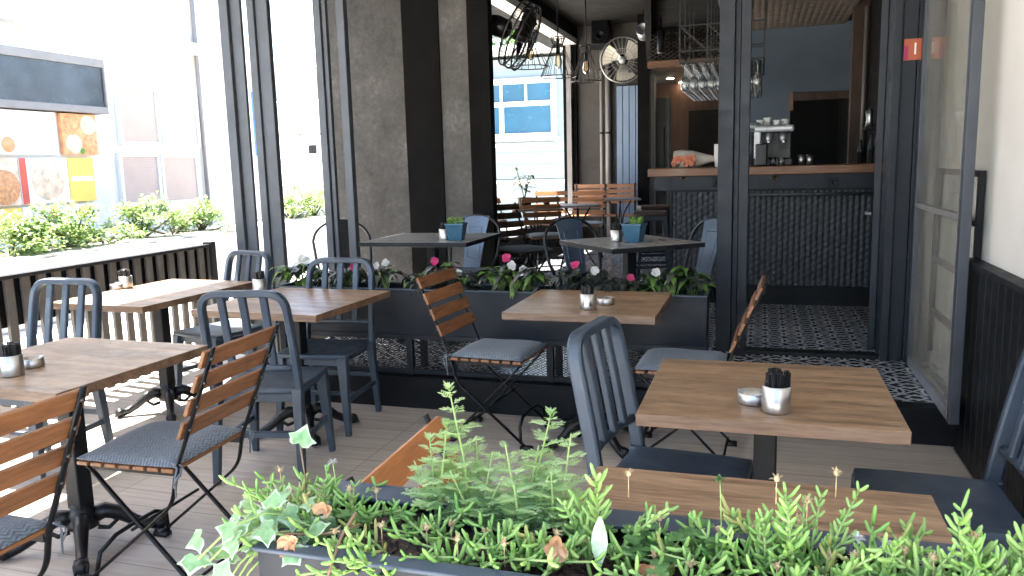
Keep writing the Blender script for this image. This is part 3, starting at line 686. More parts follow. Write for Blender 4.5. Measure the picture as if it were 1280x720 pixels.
# ------------------------------------------------------------------ hoop back metal chairs (raised floor)
def make_hoop(mat):
    r = empty('metal_chair', (0, 0, 0), 0, 'x', 'chair', 'hoop back metal chairs on the raised floor')
    def bk(z): return -.17 - .12 * (z - .44) / .41
    m = MB(); a = [Vector((-.185, -.14, .42)), Vector((-.215, bk(.55), .55)), Vector((-.225, bk(.70), .70))]
    arc = [Vector((-.22 * cos(t), bk(.70 + .155 * sin(t)), .70 + .155 * sin(t))) for t in [pi * i / 16 for i in range(1, 16)]]
    b = [Vector((-p.x, p.y, p.z)) for p in reversed(a)]
    m.tube(a + arc + b, .0115, 8); m.build('back_hoop', M['tolix_dark'], r)
    m = MB(); P = []
    for z, w in ((.44, .075), (.6, .085), (.75, .10), (.852, .115)):
        P.append((Vector((-w, bk(z) + .004, z)), Vector((w, bk(z) + .004, z))))
    vs = [q for p in P for q in p] + [q + Vector((0, .006, 0)) for p in P for q in p]; fs = []
    for i in range(3): fs += [(2 * i, 2 * i + 2, 2 * i + 3, 2 * i + 1), (8 + 2 * i, 8 + 2 * i + 1, 8 + 2 * i + 3, 8 + 2 * i + 2), (2 * i, 8 + 2 * i, 8 + 2 * i + 2, 2 * i + 2), (2 * i + 1, 2 * i + 3, 8 + 2 * i + 3, 8 + 2 * i + 1)]
    fs += [(0, 1, 9, 8), (6, 14, 15, 7)]
    m.add(vs, fs); sp = m.build('splat', mat, r)
    m = MB(); m.tube(round_path([(-.05, bk(.52) + .011, .52), (-.058, bk(.77) + .011, .77), (.058, bk(.77) + .011, .77), (.05, bk(.52) + .011, .52)], .015, 3, True), .003, 6, closed=True); m.build('pressed_rib', mat, sp)
    m = MB(); m.prism([(-.16, -.17), (-.13, -.185), (.13, -.185), (.16, -.17), (.185, .15), (.165, .18), (-.165, .18), (-.185, .15)], .425, .445); m.build('seat', mat, r, bevel=.008)
    for x in (-1, 1):
        for y in (-1, 1):
            m = MB(); m.bar((x * .16, y * .15, .43), (x * .215, y * .22 - (.03 if y < 0 else 0), 0), .05, .012, (0, 1, 0), .026, .012)
            m.bar((x * .175, y * .13, .43), (x * .226, y * .205 - (.03 if y < 0 else 0), 0), .012, .05, (0, 1, 0), .012, .026); m.build('leg', M['tolix_dark'], r, bevel=.002)
    m = MB(); m.bar((-.2, -.14, .22), (.2, .14, .22), .016, .006); m.bar((-.2, .14, .227), (.2, -.14, .227), .016, .006); m.build('brace', M['tolix_dark'], r)
    return r
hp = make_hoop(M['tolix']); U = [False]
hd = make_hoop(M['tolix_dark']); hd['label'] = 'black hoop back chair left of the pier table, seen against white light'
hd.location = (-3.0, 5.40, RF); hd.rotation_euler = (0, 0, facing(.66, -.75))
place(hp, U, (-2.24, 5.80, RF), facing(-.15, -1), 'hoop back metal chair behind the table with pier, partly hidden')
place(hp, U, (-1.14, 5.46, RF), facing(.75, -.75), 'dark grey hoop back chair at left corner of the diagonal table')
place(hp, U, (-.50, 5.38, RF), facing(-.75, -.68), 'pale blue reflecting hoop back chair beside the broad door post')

# ------------------------------------------------------------------ dining room beyond: slatted chairs, bench, tables, stools
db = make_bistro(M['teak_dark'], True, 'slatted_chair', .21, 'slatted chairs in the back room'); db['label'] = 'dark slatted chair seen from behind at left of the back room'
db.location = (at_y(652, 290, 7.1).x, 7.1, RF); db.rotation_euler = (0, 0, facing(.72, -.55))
bb = make_bistro(M['teak_window_lit'], True, 'slatted_chair', .21, 'slatted chairs in the back room'); U = [False]
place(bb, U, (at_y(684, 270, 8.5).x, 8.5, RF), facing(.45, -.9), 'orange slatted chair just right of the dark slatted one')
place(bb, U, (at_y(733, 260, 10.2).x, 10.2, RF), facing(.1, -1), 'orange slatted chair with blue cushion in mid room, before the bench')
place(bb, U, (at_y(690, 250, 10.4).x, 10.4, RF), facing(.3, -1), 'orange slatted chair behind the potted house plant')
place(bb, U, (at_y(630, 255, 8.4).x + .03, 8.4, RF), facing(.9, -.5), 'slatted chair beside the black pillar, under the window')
bn = empty('slatted_bench', (at_y(757, 240, 12.3).x, 12.5, RF), 0, 'long orange slatted bench against the blue radiator', 'bench')
for z in (.89, .81, .73, .65):
    m = MB(); m.box((0, -.2 + .0, z), (.98, .016, .06)); m.build('back_slat', M['teak_window_lit'], bn, bevel=.003)
for x in (-.46, 0, .46):
    m = MB(); m.bar((x, -.215, .93), (x, -.215, 0), .03, .012); m.bar((x, -.15, .43), (x, -.62, .43), .02, .02); m.bar((x, -.6, .43), (x, -.62, 0), .03, .012); m.build('frame', M['black'], bn)
m = MB(); m.bx(-.49, .49, -.64, -.24, .442, .46); m.build('seat', M['teak'], bn, bevel=.003)
def bistro_table(loc, label, s=.5):
    r = empty('bistro_table', loc, radians(20), label, 'table', 'small bistro tables in the back room')
    m = MB(); m.bx(-s / 2, s / 2, -s / 2, s / 2, .725, .75); m.build('tabletop', M['greywood'] if s < .55 else M['oak_edge'], r, bevel=.003)
    for x in (-1, 1):
        m = MB(); m.tube(round_path([(x * .16, 0, .72), (x * .04, 0, .52), (x * .03, 0, .3), (x * .2, 0, .01)], .1, 4), .011, 6); m.tube(round_path([(x * .02, x * .15, .72), (x * .02, x * .02, .5), (x * .02, x * .02, .3), (x * .02, x * .2, .01)], .1, 4), .011, 6); m.build('leg', M['black'], r)
    return r
bistro_table((at_y(722, 252, 9.6).x, 9.6, RF), 'small wood bistro table between the orange slatted chairs', .5)
bistro_table((at_y(775, 244, 11.2).x, 11.2, RF), 'small wood bistro table in front of the radiator bench', .5)
HPX = at_y(657, 250, 8.9).x
bistro_table((HPX + .12, 8.9, RF), 'small dark bistro table that carries the house plant', .58)
cupb = MB(); cupb.lathe([(.035, 0), (.04, .1), (.036, .1), (.03, .01)], 12); tag(cupb.build('dark_cup', M['plastic'], None, (at_y(683, 245, 9.0).x, 9.0, RF + .75)), 'small dark cup on the bistro table by the house plant', 'cup')
def stool(loc, rz, label):
    r = empty('bar_stool', loc, rz, label, 'stool', 'bar stools at the counter end')
    m = MB(); m.bx(-.16, .16, -.16, .16, .74, .775); m.build('seat', M['brownwood'], r, bevel=.012)
    m = MB(); m.bx(-.15, .15, -.15, .15, .69, .739); m.build('apron', M['navy_dark'], r, bevel=.004)
    for x in (-1, 1):
        for y in (-1, 1):
            m = MB(); m.bar((x * .135, y * .135, .72), (x * .2, y * .2, 0), .045, .045, (0, 1, 0), .03, .03); m.build('leg', M['navy_dark'], r, bevel=.004)
    for k in range(4):
        a = k * pi / 2; d = Vector((cos(a), sin(a), 0)); n = Vector((-d.y, d.x, 0))
        m = MB(); m.bar(d * .178 + n * .17 + Vector((0, 0, .25)), d * .178 - n * .17 + Vector((0, 0, .25)), .012, .03); m.build('foot_rail', M['navy_dark'], r)
    return r
stool((-1.02, 7.75, RF), .15, 'navy bar stool with dark wood seat at the counter end')
stool((-1.12, 8.75, RF), .3, 'navy bar stool behind another stool at the counter end')

# ------------------------------------------------------------------ bar
bar = empty('bar_counter', (0, 7.1, RF), 0, 'long bar with thick wood top and woven dark front', 'bar')
BX0, BX1 = -.955, .985
m = MB(); m.bx(BX0, BX1, -.02, .62, 1.115, 1.185); m.build('counter_top', M['counter'], bar, bevel=.006)
m = MB(); m.bx(BX0 + .05, BX1, .02, .56, .99, 1.115); m.build('upper_band', M['navy_dark'], bar, bevel=.003)
m = MB(); m.bx(-.77, BX1, .03, .55, .0, .16); m.build('plinth', M['black_panel'], bar)
m = MB(); m.bx(-.77, BX1, .06, .55, .16, .99); m.build('body', M['navy_dark'], bar)
# woven front
def woven(m, x0, x1, z0, z1, y, cw=.046, rh=.028, amp=.010):
    nx = int((x1 - x0) / (cw / 6)); nz = int((z1 - z0) / (rh / 4)); vs = []; fs = []
    for j in range(nz + 1):
        for i in range(nx + 1):
            x = x0 + (x1 - x0) * i / nx; z = z0 + (z1 - z0) * j / nz; col = int((x - x0) / cw)
            a = amp * abs(sin(pi * (x - x0) / cw)) * (.85 + .28 * sin(2 * pi * z / (rh * 2) + (pi if col % 2 else 0)))
            vs.append((x, y - a, z))
    for j in range(nz):
        for i in range(nx): a = j * (nx + 1) + i; fs.append((a, a + 1, a + nx + 2, a + nx + 1))
    m.add(vs, fs, True)
M['weave'] = paint('woven_panel', (.024, .0265, .030), .5, .1, .2, 30, 0)
for a, b in ((-.75, -.17), (-.13, .87)):
    m = MB(); woven(m, a, b, .165, .975, .045); m.build('woven_panel', M['weave'], bar)
    m = MB(); m.bx(a - .012, a, .028, .058, .16, .985); m.bx(b, b + .012, .028, .058, .16, .985); m.bx(a, b, .028, .058, .975, .986); m.build('panel_frame', M['anth'], bar)
m = MB(); m.tube([(-.15, -.05, .95), (.9, -.05, .95)], .012, 8); m.build('foot_rail', M['post'], bar)
for px in (855, 968):
    p = at_y(px, 222, 7.115); m = MB(); x, z = p.x, p.z - RF
    for s in (-1, 1): m.tube([(x, .018, z + .02), (x + s * .01, -.008, z - .01), (x + s * .022, -.02, z - .012), (x + s * .028, -.018, z + .006)], .005, 6)
    m.build('bag_hook', M['brass'], bar)
for px in (897, 1042):
    p = at_y(px, 228, 7.115); m = MB(); x, z = p.x, p.z - RF; m.bx(x - .04, x + .04, .012, .02, z - .04, z + .04); o = m.build('wall_socket', M['anth'], bar, bevel=.003)
    m = MB(); m.lathe([(.022, 0), (.022, .004), (.018, .004), (.017, .001)], 14, (x, .012, z), True, Matrix.Rotation(pi / 2, 3, 'X')); m.build('socket_ring', M['plastic'], o)

# back bar wall, kitchen hatch, columns
CT = RF + 1.185
m = MB(); m.bx(-.47, .305, 10.0, 10.1, RF, 2.95); m.bx(.305, 1.0, 10.0, 10.1, 2.19, 2.95); m.bx(.305, 1.0, 10.0, 10.1, RF, 1.3)
kw = m.build('bar_back_wall', M['bluewall']); tag(kw, 'slate blue wall behind the coffee machine with kitchen hatch', 'wall')
m = MB(); m.bx(.285, .335, 9.96, 9.998, 1.98, 2.19); m.build('hatch_frame', M['counter'], kw, bevel=.003)
m = MB(); m.bx(.336, .99, 9.96, 9.998, 2.09, 2.18); m.build('hatch_frame', M['brownwood'], kw, bevel=.003)
m = MB(); m.bx(-.47, 1.0, 12.2, 12.3, RF, 3.6); tag(m.build('kitchen_wall', M['darkdoor']), 'unlit kitchen wall behind the hatch', 'wall')
p0 = at_y(1062, 150, 8.9); p1 = at_y(1095, 150, 8.9)
m = MB(); m.bx(p0.x, 1.0, 8.9, 9.05, RF, 3.0); cl = m.build('wood_column', M['brownwood'], bevel=.005); tag(cl, 'dark brown wooden column right of the kitchen hatch', 'column')
m = MB(); m.bx(-.06, 0, -.01, .05, 0, 1); 
p0 = at_y(1078, 150, 8.86); m = MB(); m.tube([(p0.x, 8.86, 1.2), (p0.x, 8.86, 2.9)], .018, 8); m.build('pipe', M['alu'], cl)
# corridor to the left of the bar wall
m = MB(); m.bx(-2.2, .0, 14.6, 14.7, RF, 3.4); cw_ = m.build('corridor_wall', M['brownwood']); tag(cw_, 'warm brown corridor wall under the two spots', 'wall')
p = at_y(868, 170, 14.6); m = MB(); m.bx(p.x - .1, p.x + .75, 14.54, 14.598, RF, 2.3); m.build('dark_doorway', M['darkdoor'], cw_, bevel=.003)
pa, pb = at_y(797, 170, 12.4), at_y(812, 170, 12.4); m = MB(); m.bx(pa.x, pb.x, 12.4, 12.55, RF, 3.62); tag(m.build('corridor_post', M['blackwall'], bevel=.004), 'narrow black pillar between the radiator and the fridge', 'pillar')
p = at_y(820, 170, 13.4); fr = empty('fridge', (p.x, 13.6, RF), 0, 'tall grey fridge in the corridor beside the bar', 'fridge')
m = MB(); m.bx(-.2, .2, -.17, .3, .05, 2.28); m.build('body', M['fridge'], fr, bevel=.006)
m = MB(); m.bx(-.195, .195, -.20, -.173, .1, 2.25); m.build('door', M['fridge'], fr, bevel=.008)
m = MB(); m.tube([(.14, -.21, .7), (.14, -.24, .75), (.14, -.24, 1.75), (.14, -.21, 1.8)], .014, 8); m.build('handle', M['anth'], fr)
m = MB(); m.bx(-2.2, 0, 12.56, 14.6, 2.80, 2.86); cc = m.build('corridor_ceiling', M['fridge']); tag(cc, 'low corridor ceiling with two round spots', 'ceiling', kind='structure')
m = MB(); m.bx(-1.6, -.45, 12.5, 12.558, 2.79, 3.6); tag(m.build('corridor_lintel', M['brownwood']), 'brown lintel above the corridor opening', 'beam', kind='structure')
for px, py in ((838, 98), (853, 103)):
    q = at_z(px, py, 2.79); r = empty('ceiling_spot', (q.x, q.y, 2.80), 0, 'round lit ceiling spot %s' % ('nearer the blue radiator' if px < 845 else 'nearer the hanging wine glasses'), 'spot light', 'lit ceiling spots over the corridor')
    m = MB(); m.lathe([(.075, -.012), (.075, 0)], 20); m.build('rim', M['white'], r)
    m = MB(); m.lathe([(.055, -.016), (.058, -.0125)], 20); m.build('lens', M['spot'], r)

# mesh soffit above the bar
ms = empty('mesh_ceiling', (-.85, 6.5, 2.92), 0, 'expanded metal mesh ceiling above the bar', 'ceiling panel')
M['mesh_light'] = paint('mesh_metal_pale', (.26, .215, .175), .42, .4, .2, 8, 0)
M['mesh'] = paint('mesh_metal', (.085, .068, .055), .42, .4, .2, 8, 0)
m = MB(); mesh_panel(m, (.42, 0, 0), (1, 0, 0), (0, 1, 0), 1.42, 3.5, .13, .10, .013, -.005); m.build('mesh_sheet', M['mesh_light'], ms)
m = MB(); mesh_panel(m, (-.47, 3.42, -.29), (1, 0, 0), (0, 0, 1), .98, .98, .085, .046, .0075, -.012); m.build('mesh_sheet', M['mesh_light'], ms)
m = MB(); m.bx(-.47, .51, 3.50, 3.52, -.29, .6); m.build('mesh_backing', M['ceil'], ms)
m = MB(); m.bx(-.49, .51, 3.40, 3.52, -.365, -.292); m.build('end_beam', M['counter'], ms)
m = MB(); m.prism([(0, 0), (1.84, 0), (1.84, 6.0), (-.78, 6.0)], .09, .13); m.build('backing', M['ceil'], ms)
m = MB(); m.prism([(-.07, 0), (-.004, 0), (-.784, 6.0), (-.85, 6.0)], -.03, .09); m.build('edge_beam', M['blackwall'], ms)
m = MB(); m.bx(0, 1.84, -.05, -.003, -.03, .1); m.build('front_trim', M['brownwood'], ms)
tr = empty('track_spot', (at_y(826, 30, 9.2).x, 9.2, 2.99), 0, 'small black cylinder spot hanging under the mesh ceiling', 'spot light')
m = MB(); m.lathe([(.04, -.36), (.04, -.12), (.008, -.12), (.008, .02)], 14); m.build('can', M['anth'], tr)
m = MB(); m.lathe([(.035, -.363), (.035, -.3605)], 14); m.build('lens', M['chrome'], tr)

# hanging glass rack with wine glasses
rk = empty('glass_rack', (-.345, 7.85, 2.27), 0, 'black iron rack of hanging wine glasses above the bar', 'rack')
hx, hy, hz = .345, .72, .62
m = MB()
for x in (-hx, -hx / 3, hx / 3, hx):
    for y in (-hy, -hy / 3, hy / 3, hy): m.bar((x, y, 0), (x, y, hz + .04), .014, .014)
for z in (0.0, .09, .3):
    for y in (-hy, hy): m.bar((-hx, y, z), (hx, y, z), .012, .012)
    for x in (-hx, hx): m.bar((x, -hy, z), (x, hy, z), .012, .012)
for x in (-hx, hx): m.bar((x, -hy, .3), (x, -hy / 3, .09), .01, .01)
m.bar((-hx, -hy, .3), (-hx / 3, -hy, .09), .012, .012); m.bar((-hx / 3, -hy, .3), (hx / 3, -hy, .09), .012, .012)
m.build('cage', M['black'], rk)
m = MB()
for i in range(9):
    x = -hx + .04 + i * .075; m.bar((x - .022, -hy, -.012), (x - .022, hy, -.012), .008, .012); m.bar((x + .022, -hy, -.012), (x + .022, hy, -.012), .008, .012)
m.build('glass_rail', M['black'], rk)
m = MB(); mesh_panel(m, (-hx, -hy, .008), (1, 0, 0), (0, 1, 0), hx * 2, hy * 2, .05, .03, .004); m.build('rack_mesh', M['anth'], rk)
def glass_mesh():
    m = MB(); m.lathe([(.001, -.004), (.034, -.002), (.034, 0), (.006, .004), (.004, .02), (.004, .085), (.012, .098), (.032, .125), (.039, .16), (.036, .19), (.031, .215), (.030, .215), (.035, .19), (.037, .16), (.030, .127), (.001, .102)], 14, (0, 0, 0), True, Matrix.Diagonal((1, 1, -1)))
    return m
gl = None
for i in range(9):
    for j in range(10):
        loc = (-.345 - hx + .04 + i * .075, 7.85 - hy + .06 + j * .145, 2.254)
        if gl is None: gl = tag(glass_mesh().build('wine_glass', M['wineglass'], None, loc), 'clear wine glass hanging upside down among many in iron rack', 'wine glass', 'wine glasses hanging in the rack'); continue
        g = gl.copy(); C.objects.link(g); g.location = loc

# things on the bar
cm = empty('coffee_machine', (.09, 7.42, CT), 0, 'silver and black espresso machine on the bar', 'coffee machine')
m = MB(); m.bx(-.16, .16, -.1, .25, .0, .06); m.build('drip_tray', M['plastic'], cm, bevel=.006)
m = MB(); m.bx(-.16, -.10, -.1, .25, .06, .30); m.build('body', M['foam'], cm, bevel=.012)
m = MB(); m.bx(-.099, .15, .04, .25, .06, .288); m.build('back_panel', M['plastic'], cm, bevel=.006)
m = MB(); m.bx(-.16, .17, -.12, .25, .29, .345); m.build('head', M['foam'], cm, bevel=.02, seg=3)
for x in (-.04, .08):
    m = MB(); m.lathe([(.03, .2), (.034, .23), (.03, .285)], 14, (x, -.03, 0)); m.bar((x, -.05, .215), (x, -.2, .205), .018, .018); m.build('group_head', M['chrome'], cm)
for x, y_, h_ in ((-.11, .05, .055), (-.05, .12, .075), (.03, .06, .05), (.10, .14, .06)):
    m = MB(); m.lathe([(.024, 0), (.035, h_), (.031, h_), (.02, .006)], 12, (x, y_, .346)); m.build('cup', M['white'], cm)
m = MB(); m.tube([(-.1, -.12, .22), (-.105, -.15, .16), (-.1, -.14, .05)], .008, 6); m.build('steam_wand', M['chrome'], cm)
gd = empty('coffee_grinder', (-.09, 7.38, CT), 0, 'coffee grinder with clear bean hopper beside the espresso machine', 'grinder')
m = MB(); m.lathe([(.06, 0), (.06, .02), (.045, .03), (.05, .22), (.06, .24)], 16); m.build('body', M['plastic'], gd)
m = MB(); m.lathe([(.03, .24), (.075, .33), (.078, .37), (.07, .375)], 16); m.build('hopper', M['wineglass'], gd)
m = MB(); m.lathe([(.028, .243), (.062, .318), (.001, .325)], 14); m.build('beans', M['darkdoor'], gd)
kb = MB(); kb.bx(-.05, .05, -.06, .06, 0, .19); tag(kb.build('knock_box', M['plastic'], None, (-.005, 7.27, CT), bevel=.012), 'black box in front of the coffee grinder', 'box')
for i, (px) in enumerate((955, 966, 977, 1002, 1012)):
    p = at_y(px, 203, 7.28); m = MB(); hh = (.06, .075, .07, .09, .085)[i]
    m.lathe([(.025, 0), (.03, hh), (.027, hh), (.022, .006)], 12)
    tag(m.build('water_glass', M['wineglass'] if i < 3 else M['steel'], None, (p.x, 7.28 + .03 * (i % 2), CT)),
        ['small clear glass, leftmost in front of espresso machine', 'small clear glass, middle one in front of espresso machine', 'small clear glass, rightmost in front of espresso machine', 'steel cup right of the espresso machine, left of its pair', 'steel cup right of the espresso machine, right of its pair'][i], 'glass' if i < 3 else 'cup', 'glasses and cups on the bar')
# stack of paper cups
p = at_y(898, 206, 7.3); m = MB(); z = 0
for i in range(6): m.lathe([(.024, z), (.034, z + .085), (.035, z + .09), (.03, z + .09)], 14); z += .022
tag(m.build('paper_cup_stack', M['white'], None, (p.x - .005, 7.3, CT)), 'stack of white paper cups on the bar by the door post', 'cups')
# bottles / moka at right end
for i, (px, hh, rr, mt, lab) in enumerate(((1075, .20, .028, 'plastic', 'black ribbed bottle on the bar, left of the pair'), (1088, .24, .028, 'plastic', 'black ribbed bottle on the bar, right of the pair'), (1096, .33, .026, 'wineglass', 'tall clear bottle on the bar beside the black bottles'))):
    p = at_y(px, 205, 7.4); m = MB(); prof = [(rr, 0)]
    for k in range(5): prof += [(rr, hh * .1 * k + .01), (rr * .88, hh * .1 * k + hh * .05)]
    prof += [(rr, hh * .55), (rr * .5, hh * .72), (rr * .38, hh * .8), (rr * .38, hh)]
    m.lathe(prof, 14); tag(m.build('bottle', M[mt], None, (p.x, 7.4, CT)), lab, 'bottle', 'bottles at the right end of bar')
sh = empty('wall_shelf', (.90, 7.55, 1.68), 0, 'dark little shelf by the right end of the bar', 'shelf')
m = MB(); m.bx(-.07, .09, -.12, .12, -.02, 0); m.build('board', M['darkdoor'], sh)
m = MB(); m.lathe([(.035, 0), (.026, .06), (.027, .065), (.034, .13), (.012, .15), (.01, .165)], 8, (0, 0, 0)); mk = m.build('moka_pot', M['steel'], None, (.87, 7.5, 1.68)); tag(mk, 'shiny moka pot on the dark shelf at right of bar', 'coffee pot')
# bouquet lying on the bar
p = at_y(852, 203, 7.3); bq = empty('bouquet', (p.x + .02, 7.3, CT), 0, 'bouquet of peach flowers wrapped in paper lying on the bar', 'bouquet')
m = MB(); R90 = Matrix.Rotation(pi / 2, 3, 'Y'); 
m.lathe([(.02, .30), (.035, .22), (.075, .08), (.088, -.02), (.075, -.09), (.07, -.09), (.08, -.02), (.068, .08), (.03, .2)], 14, (0, .03, .075), True, R90); m.build('wrapping', M['paper'], bq)
m = MB(); rr = random.Random(3)
for i in range(26):
    c = Vector((rr.uniform(-.09, .1), -.045 - rr.uniform(0, .03), .03 + rr.uniform(0, .07)))
    for k in range(7):
        a = k * 2 * pi / 7; m.leaf(c, (cos(a), -.5, sin(a)), .026, .016, (0, -1, 0), .1)
m.build('blossom', M['kraft_flower'], bq)
m = MB()
for i in range(10): m.leaf((rr.uniform(-.11, -.03), -.04, rr.uniform(.02, .06)), (rr.uniform(-1, .2), -.5, rr.uniform(-.5, .6)), .05, .02)
m.build('leaf', M['imp_green'], bq)

# ------------------------------------------------------------------ back wall fittings
rd = empty('radiator', (-2.05, 13.0, RF), 0, 'tall blue column radiator on the far wall', 'radiator')
for i in range(4):
    m = MB(); x = -.19 + i * .103; m.bx(x, x + .096, -.07, -.02, .12, 2.45); m.build('panel', M['radiator'], rd, bevel=.008)
m = MB(); m.bx(-.18, .21, -.02, .04, .3, .36); m.bx(-.18, .21, -.02, .04, 2.2, 2.26); m.build('bracket', M['anth'], rd)
for px, r_, lab in ((752, .03, 'thin dark wall pipe left of its pair beside the radiator'), (760, .045, 'thick dark wall pipe right of its pair beside the radiator')):
    p = at_y(px, 200, 12.95); o = None; m = MB(); m.tube([(0, 0, RF), (0, 0, 3.62)], r_, 10); o = m.build('wall_pipe', M['alu'], None, (p.x, 12.97, 0)); tag(o, lab, 'pipe', 'pipes on the far wall')
    for z in (.9, 1.9, 2.9):
        m = MB(); m.lathe([(r_ + .006, z), (r_ + .006, z + .03)], 10); m.build('clamp', M['black'], o)
p = at_y(748, 42, 12.6); sp = empty('loudspeaker', (p.x, 12.7, p.z), .25, 'black wall loudspeaker tilted down above the lamps', 'loudspeaker')
Rt = Matrix.Rotation(-.3, 3, 'X')
m = MB(); m.box((0, 0, 0), (.26, .22, .42), Rt); m.build('cabinet', M['plastic'], sp, bevel=.012)
m = MB(); m.lathe([(.06, .11), (.075, .118), (.08, .112)], 16, Rt @ Vector((0, -.0, -.06)), True, Rt @ Matrix.Rotation(pi / 2, 3, 'X')); m.lathe([(.012, .114), (.001, .122)], 10, Rt @ Vector((.07, 0, -.16)), True, Rt @ Matrix.Rotation(pi / 2, 3, 'X')); m.build('driver', M['anth'], sp)
m = MB(); m.bar((0, .08, 0), (0, .35, .02), .05, .05); m.build('bracket', M['black'], sp)
p = at_y(804, 40, 12.0); m = MB(); m.lathe([(.085, -.09), (.095, -.09), (.095, .09), (.085, .09), (.085, -.09)], 20, (0, 0, 0), True, Matrix.Rotation(radians(70), 3, 'X')); dr = m.build('duct_ring', M['chrome'], None, (p.x, 12.0, p.z)); tag(dr, 'short open steel duct ring near the fan', 'duct')
m = MB(); m.bar((0, .02, .09), (0, .1, .45), .02, .02); m.build('hanger', M['black'], dr)

def fan(loc, rad_, R, label, wire, blade, mount):
    r = empty('wall_fan', loc, 0, label, 'fan', 'wall fans in the cafe')
    r.rotation_euler = R
    # axis of the fan is local +y (blowing towards -y)
    Rx = Matrix.Rotation(pi / 2, 3, 'X')
    m = MB()
    for rr_, yy in ((1.0, 0), (.985, -.06), (.985, .06), (.5, -.105), (.28, -.115)):
        m.tube([(rad_ * rr_ * cos(t), yy, rad_ * rr_ * sin(t)) for t in [2 * pi * i / 40 for i in range(40)]], .008 if rr_ > .9 else .004, 6, closed=True)
    for i in range(28):
        t = 2 * pi * i / 28; c, s_ = cos(t) * rad_, sin(t) * rad_
        m.tube([(c * .25, -.118, s_ * .25), (c * .7, -.10, s_ * .7), (c * .985, -.06, s_ * .985), (c, 0, s_), (c * .985, .06, s_ * .985), (c * .4, .11, s_ * .4)], .0028, 5)
    m.build('cage', wire, r)
    m = MB()
    for k in range(3):
        t0 = k * 2 * pi / 3 + .5; g = 8; vs = []
        for i in range(g + 1):
            q = .16 + .74 * i / g
            for j in range(g + 1):
                a = t0 + (-.5 + j / g) * (1.15 if q < .5 else 1.35) * (1 - .25 * q) + .25 * q
                tw = (j / g - .5) * .09
                vs.append((rad_ * q * cos(a), tw, rad_ * q * sin(a)))
        m.add(vs, [(i * (g + 1) + j, i * (g + 1) + j + 1, (i + 1) * (g + 1) + j + 1, (i + 1) * (g + 1) + j) for i in range(g) for j in range(g)], True)
    m.build('blade', blade, r)
    m = MB(); m.lathe([(.001, .07), (rad_ * .13, .06), (rad_ * .17, 0), (rad_ * .17, -.05)], 16, (0, 0, 0), True, Rx); m.build('hub', M['foam'] if blade is not M['plastic'] else M['plastic'], r)
    m = MB(); m.lathe([(.05, -.10), (.085, -.12), (.09, -.24), (.07, -.30), (.03, -.32)], 16, (0, 0, 0), True, Rx); m.build('motor', M['plastic'], r)
    m = MB(); m.tube(mount, [.03] * len(mount), 8); m.build('wall_arm', M['black'], r)
    return r
def aim(d):
    return Vector((0, -1, 0)).rotation_difference(Vector(d).normalized()).to_euler()
M['fanblade'] = paint('fan_blade', (.66, .62, .53), .35, .1, .06, 5, 0)
p = at_y(778, 75, 12.5); fan((p.x, 12.5, p.z), .34, aim((.22, -1, -.12)), 'round cage fan with pale blades above the radiator', M['wiregrey'], M['fanblade'], [(0, .2, 0), (0, .38, -.1), (0, .5, -.1)])
p = at_y(650, 45, 6.75); ax = Vector((.90, .06, -.43)); e_ = aim(ax); q_ = e_.to_matrix().inverted()
arm = [q_ @ v_ for v_ in (-ax * .26, -ax * .30 + Vector((-.02, -.05, -.12)), Vector((-2.2, 6.38, p.z - .15)) - p)]
fan(p, .285, e_, 'dark tilted cage fan on the black pillar before the window', M['wire'], M['plastic'], arm)

# pendant lamps
def pendant(px, ytop, ybot, wpx, Y, label):
    p = at_y(px, ybot, Y); q = at_y(px, ytop, Y); w = wpx / F * p.length / 2 * 1.15; h = q.z - p.z
    r = empty('pendant_lamp', (p.x, Y, p.z), 0, label, 'lamp', 'wire cage pendant lamps'); m = MB()
    prof = [(w, 0), (w * .28, h * .82), (w * .42, h)]
    for rr_, z in prof + [(w * .72, h * .3)][:0]: m.tube([(rr_ * cos(t), rr_ * sin(t), z) for t in [2 * pi * i / 28 for i in range(28)]], .005, 6, closed=True)
    for i in range(16):
        t = 2 * pi * i / 16; m.tube([(a * cos(t), a * sin(t), z) for a, z in prof], .0035, 5)
    m.build('wire_shade', M['wire'], r)
    m = MB(); m.tube([(0, 0, h * .62), (0, 0, h * .8)], .022, 10); m.build('socket', M['black'], r)
    m = MB(); m.tube([(0, 0, h * .8), (0, 0, 3.62 - p.z)], .008, 6); m.build('cord', M['black'], r)
    m = MB(); m.lathe([(.016, h * .62), (.03, h * .52), (.043, h * .38), (.035, h * .26), (.001, h * .2)], 14); b = m.build('bulb', M['bulb'], r)
    m = MB(); m.tube([(-.008, 0, h * .58), (-.012, 0, h * .34), (0, 0, h * .3), (.012, 0, h * .34), (.008, 0, h * .58)], .0022, 5); m.build('filament', M['filament'], b)
pendant(663, 42, 84, 38, 7.3, 'wire cage pendant lamp behind the tilted fan')
pendant(698, 47, 96, 36, 8.0, 'wire cage pendant lamp before the bright window, between the other two')
pendant(733, 57, 102, 30, 8.9, 'wire cage pendant lamp in front of the dark wall, round clear bulb')

